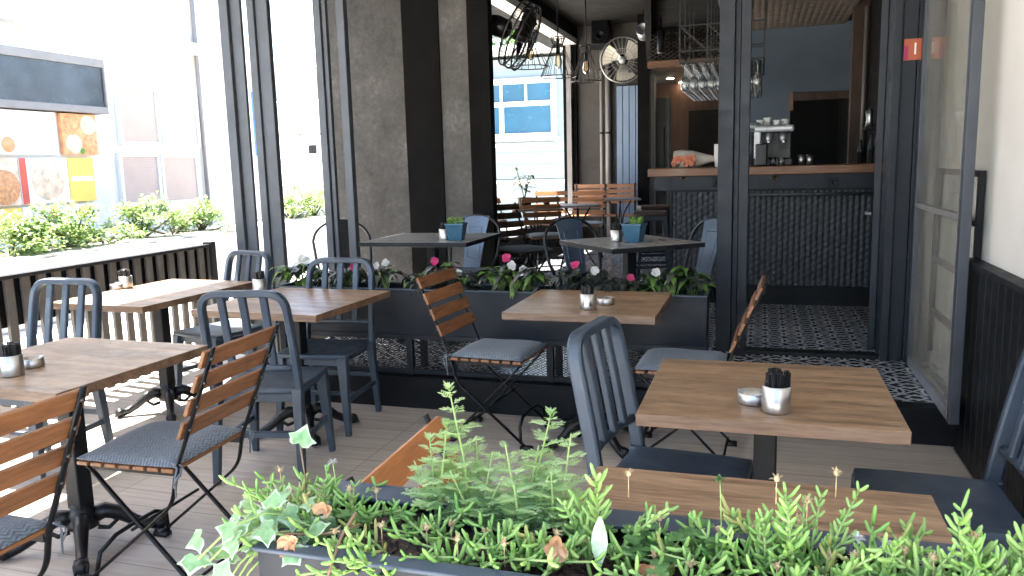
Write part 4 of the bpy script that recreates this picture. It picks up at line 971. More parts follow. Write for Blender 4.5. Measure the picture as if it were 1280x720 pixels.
# house plant on the bistro table
hpz = RF + .75; hp_ = empty('house_plant', (HPX, 8.85, hpz), 0, 'tall dark leafed house plant in pot before the window', 'plant')
m = MB(); m.lathe([(.07, 0), (.09, .12), (.095, .125), (.085, .125), (.08, .1), (.001, .1)], 16); m.build('pot', M['plastic'], hp_)
rr = random.Random(11); m = MB(); ms_ = MB()
for i in range(5):
    a = rr.uniform(0, 2 * pi); top = Vector((cos(a) * .09, sin(a) * .09, rr.uniform(.28, .5)))
    base = Vector((0, 0, .1)); ms_.tube([base, base.lerp(top, .5) + Vector((0, 0, .03)), top], .006, 5)
    for k in range(8):
        q = .35 + .65 * k / 7; pp = base.lerp(top, q); b = rr.uniform(0, 2 * pi); m.leaf(pp, (cos(b), sin(b), rr.uniform(-.2, .6)), rr.uniform(.07, .13), .035, (0, 0, 1), .3)
m.build('foliage', M['houseplant'], hp_); ms_.build('stem', M['stem'], hp_)

# ------------------------------------------------------------------ cups, ashtrays, blue pots
def cup(loc, label, seed):
    rr = random.Random(seed); r = empty('steel_cup', loc, seed, label, 'cup', 'steel cups of sugar sticks on the tables')
    m = MB(); m.lathe([(.001, .002), (.038, .001), (.039, .004), (.039, .075), (.0365, .076), (.0365, .012), (.001, .01)], 28); m.build('holder', M['steel'], r)
    m = MB()
    for i in range(34):
        a = rr.uniform(0, 2 * pi); q = .030 * sqrt(rr.random()); x, y = q * cos(a), q * sin(a)
        R = Euler((rr.uniform(-.12, .12), rr.uniform(-.12, .12), rr.uniform(0, 3.1))).to_matrix(); m.box((x, y, .060 + rr.uniform(0, .012)), (.016, .004, .095), R)
    m.build('sachets', M['plastic'], r, bevel=.0008, seg=1)
    m = MB()
    for i in range(4):
        a = rr.uniform(0, 2 * pi); x, y = .016 * cos(a), .016 * sin(a); R = Euler((rr.uniform(-.15, .15), rr.uniform(-.15, .15), rr.uniform(0, 3))).to_matrix(); m.box((x, y, .07), (.006, .0015, .076), R)
    m.build('paper_tip', M['steel'], r)
def ashtray(loc, label, rz):
    r = empty('ashtray', loc, rz, label, 'ashtray', 'steel ashtrays on the tables'); m = MB()
    m.lathe([(.001, .002), (.042, .001), (.043, .003), (.043, .032), (.0405, .033), (.040, .008), (.001, .006)], 32); m.build('bowl', M['steel'], r)
    m = MB()
    for k in range(3):
        a = k * 2 * pi / 3 + .4; d = Vector((cos(a), sin(a), 0)); n = Vector((-d.y, d.x, 0)); P = []
        m.bar(d * .03 + Vector((0, 0, .026)), d * .0445 + Vector((0, 0, .0335)), .012, .003)
    m.build('rest', M['chrome'], r)
T = .7455
def onz(px, py, z): p = at_z(px, py, z); return (p.x, p.y, z)
cup(onz(970, 514, T), 'steel cup of black sugar sticks on the doorway table', 1); ashtray(onz(941, 503, T), 'round steel ashtray on the table before the doorway', .3)
cup(onz(735, 386, T), 'steel cup of black sticks on the table by the navy planter', 2); ashtray(onz(757, 380, T), 'round steel ashtray on the table by the navy planter', 1.3)
cup(onz(325, 364, T), 'steel cup of black sticks behind a navy chair back', 3)
cup(onz(158, 360, T), 'bright sunlit steel cup of sticks on the table by the fence', 4); ashtray(onz(147, 361, T), 'round steel ashtray on the sunlit table by the fence', 2.0)
cup(onz(16, 469, T), 'steel cup of black sticks on the front left table', 5); ashtray(onz(40, 458, T), 'round steel ashtray on the front left table', .9)
TU = RF + .7485
cup(onz(556, 299.5, TU), 'steel cup of black sticks on the grey table by the pier', 6)
cup(onz(770, 302, TU), 'steel cup of black sticks on the diagonal grey table', 7)
def bluepot(loc, label, seed, rz):
    rr = random.Random(seed); r = empty('plant_pot', loc, rz, label, 'potted plant', 'blue pots of succulents on the grey tables')
    m = MB(); vs = []
    for s_, z in ((.045, 0), (.062, .105), (.066, .105), (.066, .118), (.058, .118), (.056, .095)):
        vs += [(-s_, -s_, z), (s_, -s_, z), (s_, s_, z), (-s_, s_, z)]
    fs = [(3, 2, 1, 0)] + [(i * 4 + j, i * 4 + (j + 1) % 4, i * 4 + 4 + (j + 1) % 4, i * 4 + 4 + j) for i in range(5) for j in range(4)] + [(20, 21, 22, 23)]
    m.add(vs, fs); m.build('pot', M['potblue'], r, bevel=.003)
    m = MB()
    for i in range(15):
        x, y = rr.uniform(-.045, .045), rr.uniform(-.045, .045); h = rr.uniform(.02, .06)
        for k in range(9):
            a = k * 2.4; z = .1 + h * k / 9; m.leaf((x, y, z), (cos(a), sin(a), .8), rr.uniform(.018, .03), .011, (0, 0, 1), -.1)
    m.build('succulent', M['potgreen'], r)
bluepot(onz(571, 300, TU), 'blue square pot with succulent on the grey table by the pier', 21, .1)
bluepot(onz(793, 302, TU), 'blue square pot with succulent on the diagonal grey table', 22, -.2)

# ------------------------------------------------------------------ picket fence on the street side
fn = empty('picket_fence', (-4.18, 3.4, 0), 0, 'low dark picket fence along the bright street side', 'fence')
ya, yb = -2.4, 1.86
y = ya; k = 0
while y < yb:
    m = MB(); m.bx(-.012, .012, y, y + .055, .02, .86); m.build('picket', M['picket'], fn, bevel=.002); y += .112; k += 1
m = MB(); m.bx(-.045, -.025, ya, yb, .575, .86); m.build('back_band', M['black_panel'], fn)
m = MB(); m.bx(-.05, .03, ya, yb, .862, .884); m.build('top_rail', M['anth'], fn, bevel=.003)
m = MB(); m.bx(-.024, -.013, ya, yb, .06, .10); m.build('bottom_rail', M['anth'], fn)
m = MB(); m.bx(-.045, .035, yb, yb + .06, 0, .9); m.build('end_post', M['anth'], fn, bevel=.003)

# ------------------------------------------------------------------ folded glass door leaf at right, ladder rack, sticker, inner leaf
gd_ = empty('glass_door', (.88, 4.6, RF), 0, 'open glass door leaf with worn grey frame by the white wall', 'door')
y0, y1, zt = -.60, .58, 2.9
m = MB(); m.bx(-.022, .022, y0, y0 + .055, .0, zt); m.build('stile', M['post'], gd_, bevel=.003)
m = MB(); m.bx(-.02, .02, y0 + .0555, y0 + .072, .05, zt); m.build('glazing_bead', M['chrome'], gd_, bevel=.002)
m = MB(); m.bx(-.022, .022, y1 - .05, y1, .0, zt); m.build('stile', M['post'], gd_, bevel=.003)
m = MB(); m.bx(-.02, .02, y0 + .0725, y1 - .05, .0, .055); m.build('bottom_rail', M['chrome'], gd_, bevel=.003)
m = MB(); m.bx(-.018, .018, y0 + .0725, y1 - .05, .945, .975); m.build('mid_rail', M['alu'], gd_, bevel=.003)
m = MB(); m.bx(-.003, .003, y0 + .0725, y1 - .05, .055, .945); m.bx(-.003, .003, y0 + .0725, y1 - .05, .975, zt); m.build('pane', M['hazy_glass'], gd_)
m = MB(); m.bx(.848, .984, 5.225, 5.33, RF, 3.1); tag(m.build('door_post', M['navy_dark'], bevel=.003), 'dark filler post in the corner by the white wall, carrying the orange sticker', 'post')
sc_ = at_y(1152, 61, 5.22); yc, zc = sc_.x, sc_.z
sk = MB(); sk.bx(-.092, .092, -.0015, .0015, -.06, .06)
sko = sk.build('door_sticker', M['sticker'], None, (yc, 5.221, zc)); tag(sko, 'orange red numbered sticker beside the glass door', 'sticker')
def text(body, size, loc, rot, mat, parent=None, name='lettering'):
    c = bpy.data.curves.new(name, 'FONT'); c.body = body; c.size = size; c.extrude = .0006; c.align_x = 'CENTER'; c.align_y = 'CENTER'
    o = bpy.data.objects.new(name, c); C.objects.link(o); o.location = loc; o.rotation_euler = rot; c.materials.append(mat)
    dg = bpy.context.evaluated_depsgraph_get(); me = bpy.data.meshes.new_from_object(o.evaluated_get(dg)); bpy.data.objects.remove(o); o = bpy.data.objects.new(name, me); C.objects.link(o); o.location = loc; o.rotation_euler = rot
    if parent: o.parent = parent
    return o
text('1  I', .095, (.005, -.003, 0), (pi / 2, 0, 0), M['white'], sko)
m = MB(); m.bx(-.09, -.070, -.0026, -.0017, -.058, .02); m.build('pink_corner', M['sticker_pink'], sko)

lr = empty('wall_ladder', (.965, 4.6, 0), 0, 'black ladder like metal frame on the white wall behind the glass', 'rack')
m = MB(); m.bx(-.014, .014, -.465, -.435, .955, 1.36); m.build('upright', M['black'], lr, bevel=.002)
m = MB(); m.bx(-.014, .014, .46, .495, .3, 1.36); m.build('upright', M['black'], lr, bevel=.002)
for z in (1.36, 1.13, .86, .56):
    m = MB(); m.bx(-.012, .012, -.434, .459, z - .03, z); m.build('rung', M['black'], lr, bevel=.002)

il = empty('inner_door', (.70, 5.5, RF), 0, 'narrow navy glazed door leaf opened into the cafe', 'door')
Rz = Matrix.Rotation(radians(-7), 3, 'Z')
def ilb(name, mat, y0, y1, z0, z1, t=.02):
    m = MB(); m.box(Rz @ Vector((0, (y0 + y1) / 2, (z0 + z1) / 2)), (t * 2, y1 - y0, z1 - z0), Rz); return m.build(name, mat, il, bevel=.003 if mat is not M['glass'] else 0)
ilb('stile', M['navy_dark'], 0, .06, 0, 2.9); ilb('stile', M['navy_dark'], 1.0, 1.06, 0, 2.9); ilb('kick_panel', M['navy_dark'], .06, 1.0, 0, .42, .015); ilb('pane', M['glass'], .06, 1.0, .42, 2.9, .003)
m = MB(); m.tube([Rz @ Vector((-.03, .1, .88)), Rz @ Vector((-.06, .1, .88)), Rz @ Vector((-.06, .2, .88))], .01, 8); m.build('handle', M['chrome'], il)

# ------------------------------------------------------------------ street beyond the fence
cb = empty('cream_building', (-12, 0, 0), 0, 'overexposed cream building across the street with beige shutters', 'building')
m = MB(); m.bx(-4, -.02, -6, 17.2, -.13, 9); m.build('wall', M['cream'], cb)
for z in (4.0, 6.6):
    m = MB(); m.bx(-.019, .28, -6, 17.2, z, z + .22); m.build('cornice', M['cream'], cb, bevel=.02)
m = MB(); m.tube([(.06, 15.2, -.1), (.06, 15.2, 6)], .05, 8); m.build('downpipe', M['alu'], cb)
for (ya_, yb_), (za_, zb_) in (((12.84, 13.8), (2.10, 3.12)), ((14.02, 15.02), (2.08, 3.1)), ((12.74, 13.7), (.9, 1.80)), ((13.88, 14.88), (.88, 1.79))):
    m = MB(); m.bx(-.018, .03, ya_, yb_, za_, zb_); o = m.build('shutter', M['shutter'], cb)
    m = MB(); z = za_ + .03
    while z < zb_ - .03: m.bx(.031, .04, ya_ + .03, yb_ - .03, z, z + .03); z += .055
    m.build('louvre', M['shutter'], o)
    m = MB(); f = .07; m.bx(-.018, .07, ya_ - f, ya_, za_ - f, zb_ + f); m.bx(-.018, .07, yb_, yb_ + f, za_ - f, zb_ + f); m.bx(-.018, .07, ya_, yb_, zb_, zb_ + f); m.bx(-.018, .07, ya_, yb_, za_ - f, za_); m.build('window_frame', M['white'], cb)
# snack kiosk front with dark awning and food boards
kk = empty('snack_kiosk', (-11, 0, 0), 0, 'street snack kiosk with dark glass awning and food boards', 'kiosk')
m = MB(); m.bx(-.98, -.10, 6, 11.45, -.13, 2.49); m.bx(-.98, -.63, 6, 11.45, 2.491, 3.4); m.build('body', M['cream'], kk)
m = MB(); m.bx(-.6, .05, 6, 11.42, 2.62, 3.28); m.build('awning_panel', M['awning_glass'], kk)
m = MB(); m.bx(-.62, .09, 6, 11.46, 3.282, 3.42); m.bx(-.62, .09, 6, 11.46, 2.5, 2.618); m.bx(-.62, .09, 11.422, 11.46, 2.62, 3.28); m.build('awning_frame', M['alu'], kk, bevel=.01)
def board(y0, y1, z0, z1, mat, dishes):
    m = MB(); m.bx(-.098, -.02, y0, y1, z0, z1); b = m.build('menu_board', mat, kk, bevel=.006)
    for (dy, dz, r_, mt) in dishes:
        m = MB(); m.lathe([(r_, 0), (r_ * .96, .006), (.001, .008)], 24, (-.0195, dy, dz), True, Matrix.Rotation(pi / 2, 3, 'Y')); m.build('food_picture', M[mt], b)
board(8.0, 10.42, 1.80, 2.48, M['poster_white'], [(9.5, 1.95, .12, 'poster_orange')])
board(10.52, 11.25, 1.80, 2.48, M['poster_orange'], [(10.72, 2.29, .175, 'dish'), (11.07, 2.30, .165, 'poster_pale'), (10.74, 1.98, .165, 'poster_pale'), (11.08, 1.97, .16, 'dish'), (10.90, 1.865, .055, 'dish_green')])
board(8.0, 9.62, 1.02, 1.75, M['poster_pale'], [(9.35, 1.3, .27, 'dish'), (8.75, 1.35, .28, 'poster_orange')])
board(9.64, 10.55, 1.02, 1.75, M['poster_white'], [(10.15, 1.38, .31, 'poster_pale'), (10.15, 1.385, .25, 'dish')])
m = MB(); m.bx(-.0195, -.012, 9.645, 9.76, 1.025, 1.745); m.build('red_stripe', M['poster_red'], kk)
board(10.56, 11.1, 1.02, 1.75, M['poster_yellow'], [])
m = MB(); m.bx(-.0195, -.012, 10.6, 11.06, 1.36, 1.44); m.build('pale_stripe', M['poster_white'], kk)
board(8.0, 9.6, .55, .98, M['poster_yellow'], []); board(9.62, 11.1, .55, .98, M['poster_white'], [(10.2, .86, .1, 'poster_orange'), (10.8, .85, .12, 'dish')])

# grey house and blue sign seen between the posts
gh = empty('grey_house', (-14.4, 22, 0), 0, 'pale grey house seen between the window posts', 'building')
M['greyhouse'] = paint('pale_grey_render', (.52, .51, .50), .8, 0, .05, 1.5, .1)
m = MB(); m.bx(-3, 3.2, 0, 4, -.13, 4.2); m.build('wall', M['greyhouse'], gh)
for z in (.9, 1.7, 2.5):
    m = MB(); m.bx(-3, 3.21, -.03, 0, z, z + .05); m.build('band', M['alu'], gh)
m = MB(); m.bx(-3.2, 3.6, -.9, 4.2, 3.25, 3.5); m.build('eave', M['cream'], gh, bevel=.03)
m = MB(); m.bx(-3.2, 3.5, -.5, 4.2, 4.2, 4.5); m.build('roof', M['shutter'], gh, bevel=.03)
m = MB(); m.bar((.6, -.02, 2.5), (.6, -.75, 3.24), .15, .12); m.build('bracket', M['cream'], gh)
m = MB(); m.bx(1.0, 1.25, -.06, -.03, 1.95, 2.2); m.build('vent', M['anth'], gh)
p = at_y(321, 155, 20); bs = MB(); bs.bx(-.35, .35, -.05, .05, -.9, .9); o = bs.build('blue_banner', M['bluesign'], None, (p.x, 20, p.z)); tag(o, 'upright blue banner glimpsed between two window posts', 'banner')
m = MB(); m.tube([(0, .08, -p.z - .1), (0, .08, 1.1)], .04, 8); m.build('pole', M['alu'], o)

# pale blue clapboard house outside the back room window
ph = empty('blue_house', (-6, 20, 0), 0, 'pale blue clapboard house outside the back room window', 'building')
m = MB(); z = -.13
while z < 3.9: m.bx(-2.9, 4.5, -.015 - .01 * 0, 3, z, z + .30); m.bx(-2.9, 4.5, -.03, -.0152, z, z + .06); z += .303
m.build('wall', M['paleblue'], ph)
m = MB(); m.bx(-3.2, 4.8, -.35, 3.2, 4.21, 4.42); m.bx(-3.2, 4.8, -.40, -.352, 4.24, 4.36); m.build('roof', M['cream'], ph, bevel=.03)
m = MB(); m.bx(-2.9, .92, -.07, -.031, 1.9, 1.99); m.build('string_course', M['white'], ph)
m = MB(); m.bx(-2.9, 4.5, -.07, -.031, .95, 1.05); m.build('string_course', M['white'], ph)
wx0, wx1, wz0, wz1 = -1.9, 1.02, 2.1, 3.62
m = MB(); f = .14; ff = .06
m.bx(wx0, wx1, -.10, -.031, wz1 - f, wz1); m.bx(wx0, wx1, -.10, -.031, wz0, wz0 + f); m.bx(wx0, wx0 + f, -.10, -.031, wz0 + f, wz1 - f); m.bx(wx1 - f, wx1, -.10, -.031, wz0 + f, wz1 - f)
zm = wz1 - f - .5
m.bx(wx0 + f, wx1 - f, -.09, -.031, zm - ff, zm + ff)
xs = [wx0 + f + (wx1 - wx0 - 2 * f) * k / 4 for k in range(1, 4)]
for i, x in enumerate(xs): m.bx(x - ff / 2, x + ff / 2, -.088, -.031, zm + ff, wz1 - f)
m.bx(xs[1] - ff, xs[1] + ff, -.088, -.031, wz0 + f, zm - ff)
wf = m.build('window', M['white'], ph)
m = MB(); m.bx(wx0 + f, wx1 - f, -.06, -.045, wz0 + f, wz1 - f); m.build('pane', M['bluepane'], wf)
m = MB(); m.bx(wx0 + f, wx1 - f, -.0445, -.0315, wz0 + f, wz1 - f); m.build('reveal', M['alu'], wf)
m = MB(); m.bx(wx0 - .08, wx1 + .08, -.16, -.101, wz0 - .05, wz0 + .02); m.build('sill', M['white'], wf, bevel=.006)
m = MB(); m.tube([(2.6, -.1, 4.2), (2.6, -.1, -.1)], .05, 8); m.build('downpipe', M['paleblue'], ph)

# leafy things across the street
def shrub(name, loc, r_, h, n, mat, label, grp, seed, ls=.09, trunk=0, cat='shrub'):
    rr = random.Random(seed); o = empty(name, loc, 0, label, cat, grp); m = MB(); st = MB()
    clumps = [(Vector((rr.gauss(0, .45), rr.gauss(0, .45), rr.uniform(.25, .95))), rr.uniform(.22, .42)) for _ in range(12)]
    for i in range(n):
        c, cr = rr.choice(clumps); d = Vector((rr.gauss(0, 1), rr.gauss(0, 1), rr.gauss(0, 1))).normalized() * cr * rr.random() ** .4
        p = Vector(((c.x + d.x) * r_, (c.y + d.y) * r_, trunk + max(.02, (c.z + d.z * .7) * h)))
        m.leaf(p, (rr.gauss(0, 1), rr.gauss(0, 1), rr.uniform(-.3, 1)), ls * rr.uniform(.7, 1.3), ls * .45, (0, 0, 1), .3, prof=[.1, 1, .05])
    for i, (c, cr) in enumerate(clumps[:6]):
        t = Vector((c.x * r_, c.y * r_, trunk + c.z * h)); st.tube([(0, 0, 0) if not trunk else (0, 0, trunk * .8), t * .5 + Vector((0, 0, trunk * .4)), t], [.02 * (1 + trunk), .014, .006], 5)
    if trunk: st.tube([(0, 0, -.1), (.03, 0, trunk * .5), (0, .02, trunk)], [.14, .12, .09], 8)
    m.build('crown' if trunk else 'foliage', mat, o); st.build('trunk' if trunk else 'stem', M['bark'], o); return o
lab = ['leafy shrub below the left food boards at the frame edge', 'leafy shrub below the red food board', 'leafy shrub below the right edge of food boards', 'leafy shrub left of the shuttered windows', 'leafy shrub below the left shutter pair', 'leafy shrub below the right shutter pair', 'leafy shrub right of the shutters, near the post']
for i, (px, py) in enumerate(((10, 290), (52, 285), (88, 280), (128, 278), (172, 278), (215, 276), (250, 272))):
    p = at_x(px, py, -8); shrub('shrub', (p.x, p.y, .55), .55, .42 + .08 * (i % 3), 800, M['shrub'], lab[i], 'shrubs in the street bed', 40 + i)
for i, (px, lb) in enumerate(((362, 'bright shrub seen between posts, left of its neighbour'), (392, 'bright shrub seen between posts, right beside the dark post'))):
    p = at_x(px, 255, -8); shrub('shrub', (p.x, p.y, .55), .55, .55 + .1 * i, 800, M['shrub'], lb, 'shrubs in the street bed', 60 + i)
m = MB(); m.bx(-8.7, -7.3, 3, 14.6, -.13, .57); fb_ = m.build('raised_bed', M['cream'], bevel=.02); tag(fb_, 'long raised white flower bed below the shrubs', 'flower bed')
m = MB(); m.bx(-8.6, -7.4, 3.1, 14.5, .571, .60); m.build('overlit_soil', M['overlit_soil'], fb_)
shrub('tree', (-8.0, 25.5, 0), 2.4, 3.4, 3200, M['treeleaf'], 'green tree rising behind the blue house, left part of the window', 'trees behind the blue house', 71, .3, 3.2, 'tree')
shrub('tree', (-3.6, 26.5, 0), 2.2, 3.0, 3000, M['treeleaf'], 'green tree rising behind the blue house, right part of the window', 'trees behind the blue house', 72, .3, 3.0, 'tree')

# ------------------------------------------------------------------ flowers in the long planter
def impatiens(x, y, seed, green, flower, label, s=1.0):
    rr = random.Random(seed); o = empty('impatiens', (x, y, RF + .498), rr.uniform(0, 6), label, 'flowering plant', 'flowering plants in the long planter')
    m = MB(); m.cur = 0; st = MB()
    for i in range(int(9)):
        a = rr.uniform(0, 2 * pi); L_ = rr.uniform(.06, .15) * s; top = Vector((cos(a) * L_ * .6, sin(a) * L_ * .45, rr.uniform(.05, .13) * s)); st.tube([(0, 0, -.02), top * .5 + Vector((0, 0, .02)), top], .004, 5)
        for k in range(8):
            b = rr.uniform(0, 2 * pi); m.cur = 1 if rr.random() < green * .75 else 0
            m.leaf(top + Vector((0, 0, rr.uniform(-.03, .015))), (cos(b), sin(b) * .9, rr.uniform(-.15, .55)), rr.uniform(.05, .095) * s, rr.uniform(.030, .046) * s, (0, 0, 1), rr.uniform(.4, 1.1), prof=[.1, .6, 1, .85, .4, .02])
    m.build('leaves', [M['imp_dark'], M['imp_green']], o); st.build('stem', M['stem'], o)
    for q in range(flower[1] if flower else 0):
        f = MB(); c = Vector((rr.uniform(-.08, .08), rr.uniform(-.07, .02), rr.uniform(.12, .17) * s)); nrm = Vector((.15, -.9, .4)).normalized()
        cz = Matrix.Rotation(-o.rotation_euler.z, 3, 'Z'); nrm = cz @ nrm; c = cz @ c
        t = nrm.orthogonal().normalized(); bt = nrm.cross(t)
        for k in range(5):
            a = k * 2 * pi / 5; d = t * cos(a) + bt * sin(a); f.leaf(c + nrm * rr.uniform(0, .004), d + nrm * rr.uniform(-.1, .45), rr.uniform(.019, .027) * s, .024 * s, nrm, 0, prof=[.2, .8, 1, .5], fold=rr.uniform(.1, .5))
        f.build('blossom', M[flower[0]], o)
fl = [(-2.80, .8, ('petal_white', 2), 'white flowered plant at the left end of long planter'), (-2.62, .5, None, 'green plant second from the left end of long planter'),
      (-2.44, .35, ('petal_pink', 1), 'pink flowered plant seen through the navy chair back'), (-2.24, .3, ('petal_white', 2), 'white flowered dark plant just right of the navy chair back'),
      (-2.02, .25, None, 'dark leaved plant without bloom under the grey table left edge'), (-1.86, .35, ('petal_pink', 1), 'pink flowered plant under the grey table beside the pier'),
      (-1.66, .3, ('petal_white', 1), 'white flowered plant behind the top of the teak chair back'), (-1.44, .45, ('petal_pink', 1), 'pink flowered plant right of the teak chair back'),
      (-1.29, .6, ('petal_white', 2), 'white flowered green plant above the planter middle'), (-1.08, .05, ('petal_pink', 1), 'dark plant with one pink bloom left of the diagonal table'),
      (-.90, .05, ('petal_white', 1), 'dark plant with white bloom behind the brown table'), (-.72, .05, ('petal_pink', 1), 'dark plant with pink bloom under the diagonal table'),
      (-.50, .55, ('petal_white', 1), 'green plant with white bloom second from planter right end'), (-.34, .7, None, 'green and dark drooping plant at the right end of planter')]
for i, (x, g, f, lb) in enumerate(fl): impatiens(x + .03 * sin(i * 5.1), 4.42 + (.03 if i % 2 else -.04), 100 + i, g, f, lb, (1.3, 1.0, 1.25, 1.05, .9, 1.2, .95, 1.3, 1.2, 1.1, 1.25, .95, 1.15, 1.25)[i])

# ------------------------------------------------------------------ foreground planter and herbs
fp = empty('herb_planter', (0, .9, 0), 0, 'dark navy planter full of herbs in the foreground', 'planter')
PX0, PX1, PY0, PY1, PT = -.595, .96, -.105, .105, .975
m = MB(); t = .012
m.bx(PX0, PX1, PY0, PY0 + t, .70, PT - .004); m.bx(PX0, PX1, PY1 - t, PY1, .70, PT - .004); m.bx(PX0, PX0 + t, PY0 + t, PY1 - t, .70, PT - .004); m.bx(PX1 - t, PX1, PY0 + t, PY1 - t, .70, PT - .004); m.bx(PX0 + t, PX1 - t, PY0 + t, PY1 - t, .70, .715)
m.build('trough', M['navy_edge'], fp)
m = MB(); m.bx(PX0 - .006, PX1 + .006, PY0 - .006, PY0 + .02, PT - .004, PT + .002); m.bx(PX0 - .006, PX1 + .006, PY1 - .045, PY1 + .006, PT - .004, PT + .002); m.bx(PX0 - .006, PX0 + .03, PY0 + .02, PY1 - .045, PT - .004, PT + .002); m.bx(PX1 - .03, PX1 + .006, PY0 + .02, PY1 - .045, PT - .004, PT + .002)
m.build('rim', M['navy'], fp, bevel=.002)
rr = random.Random(5); m = MB(); gx, gy = 150, 18; vs = []
for j in range(gy + 1):
    for i in range(gx + 1):
        x = PX0 + t + (PX1 - PX0 - 2 * t) * i / gx; y = PY0 + t + (PY1 - PY0 - 2 * t) * j / gy
        vs.append((x, y, PT - .028 + .008 * sin(x * 9) + rr.uniform(-.004, .005)))
m.add(vs, [(j * (gx + 1) + i, j * (gx + 1) + i + 1, (j + 1) * (gx + 1) + i + 1, (j + 1) * (gx + 1) + i) for j in range(gy) for i in range(gx)])
for i in range(700):
    x, y = rr.uniform(PX0 + .02, PX1 - .02), rr.uniform(PY0 + .02, PY1 - .03); s = rr.uniform(.002, .006)
    m.box((x, y, PT - .026 + .008 * sin(x * 9)), (s * 1.6, s, s), Euler((rr.uniform(0, 3), rr.uniform(0, 3), rr.uniform(0, 3))).to_matrix())
m.build('soil', M['soil'], fp)
for x in (PX0 + .03, PX1 - .03):
    for y in (PY0 + .02, PY1 - .02):
        m = MB(); m.bx(x - .018, x + .018, y - .016, y + .016, .0, .70); m.build('leg', M['navy_edge'], fp, bevel=.002)
m = MB(); m.bx(PX0 + .05, PX1 - .05, PY0 + .006, PY0 + .03, .05, .08); m.build('frame_rail', M['navy_edge'], fp)

def finger(m, p, d, ln, r_):
    d = d.normalized(); side = d.orthogonal(); 
    q1 = p + d * ln * .5; up = Vector((0, 0, 1)); e = p + d * ln + up * ln * .2
    m.tube([p, p.lerp(q1, .5), q1, e.lerp(q1, .25), e], [r_ * .55, r_ * .95, r_, r_ * .8, r_ * .25], 6)
def ice_plant(x, y, n, spread, hgt, label, seed, lime=.4, lean=(0, 0), zb=.955):
    rr = random.Random(seed); o = empty('ice_plant', (x, y, zb), 0, label, 'succulent', 'bright green succulents in the herb planter')
    m = MB(); st = MB()
    for i in range(n):
        a = rr.uniform(0, 2 * pi); q = spread * sqrt(rr.random()); b = Vector((cos(a) * q * .6, sin(a) * q * .35, 0))
        h = hgt * (rr.uniform(.35, .75) if rr.random() < .6 else rr.uniform(.75, 1.1)) * (1 - .45 * (q / spread) ** 2); out = Vector((cos(a) * q * .7 + lean[0] * h + rr.gauss(0, .020), sin(a) * q * .5 + lean[1] * h + rr.gauss(0, .016), 0))
        P = [b, b + out * .35 + Vector((0, 0, h * .5)), b + out + Vector((0, 0, h))]
        m.cur = 2 if rr.random() < .05 else 1 if rr.random() < lime else 0
        st.tube(P, [.0022, .002, .0014], 5)
        ls_ = rr.uniform(.65, 1.15); L_ = h; k = max(4, int(L_ / .0088)); ph = rr.uniform(0, pi)
        for j in range(k):
            tt = .12 + .88 * j / (k - 1); p = (P[0].lerp(P[1], tt * 2) if tt < .5 else P[1].lerp(P[2], tt * 2 - 1))
            ax = (P[2] - P[1]).normalized(); f = ax.orthogonal().normalized(); g = ax.cross(f); ang = ph + j * 1.62 + rr.gauss(0, .5)
            for sgn in ((1, -1) if j < k - 1 else (1, -1)):
                dd = (f * cos(ang) + g * sin(ang)) * sgn; up = .35 + .75 * tt
                finger(m, p, dd + ax * up + Vector((rr.gauss(0, .3), rr.gauss(0, .3), rr.gauss(0, .22))), ls_ * rr.uniform(.012, .031) * (1.05 - .25 * tt), ls_ ** .5 * rr.uniform(.0021, .0030))
    m.build('leaves', [M['ice'], M['ice2'], M['ice3']], o); st.build('stem', M['stem'], o)
    # spent flower buds
    for i in range(max(1, n // 5)):
        m = MB()
        a = rr.uniform(0, 2 * pi); q = spread * .8 * sqrt(rr.random()); top = Vector((cos(a) * q, sin(a) * q * .6, hgt * rr.uniform(.55, 1.02)))
        m.tube([top - Vector((0, 0, .03)), top], .0008, 4)
        for k in range(14):
            d = Vector((rr.gauss(0, 1), rr.gauss(0, 1), rr.uniform(-.2, 1.2))).normalized(); m.leaf(top, d, rr.uniform(.006, .0095), .0026, (0, 0, 1), 0, prof=[.6, 1, .2])
        m.sphere(top, .0036, 6, 4)
        m.build('spent_bloom', M['bud'], o)
    return o
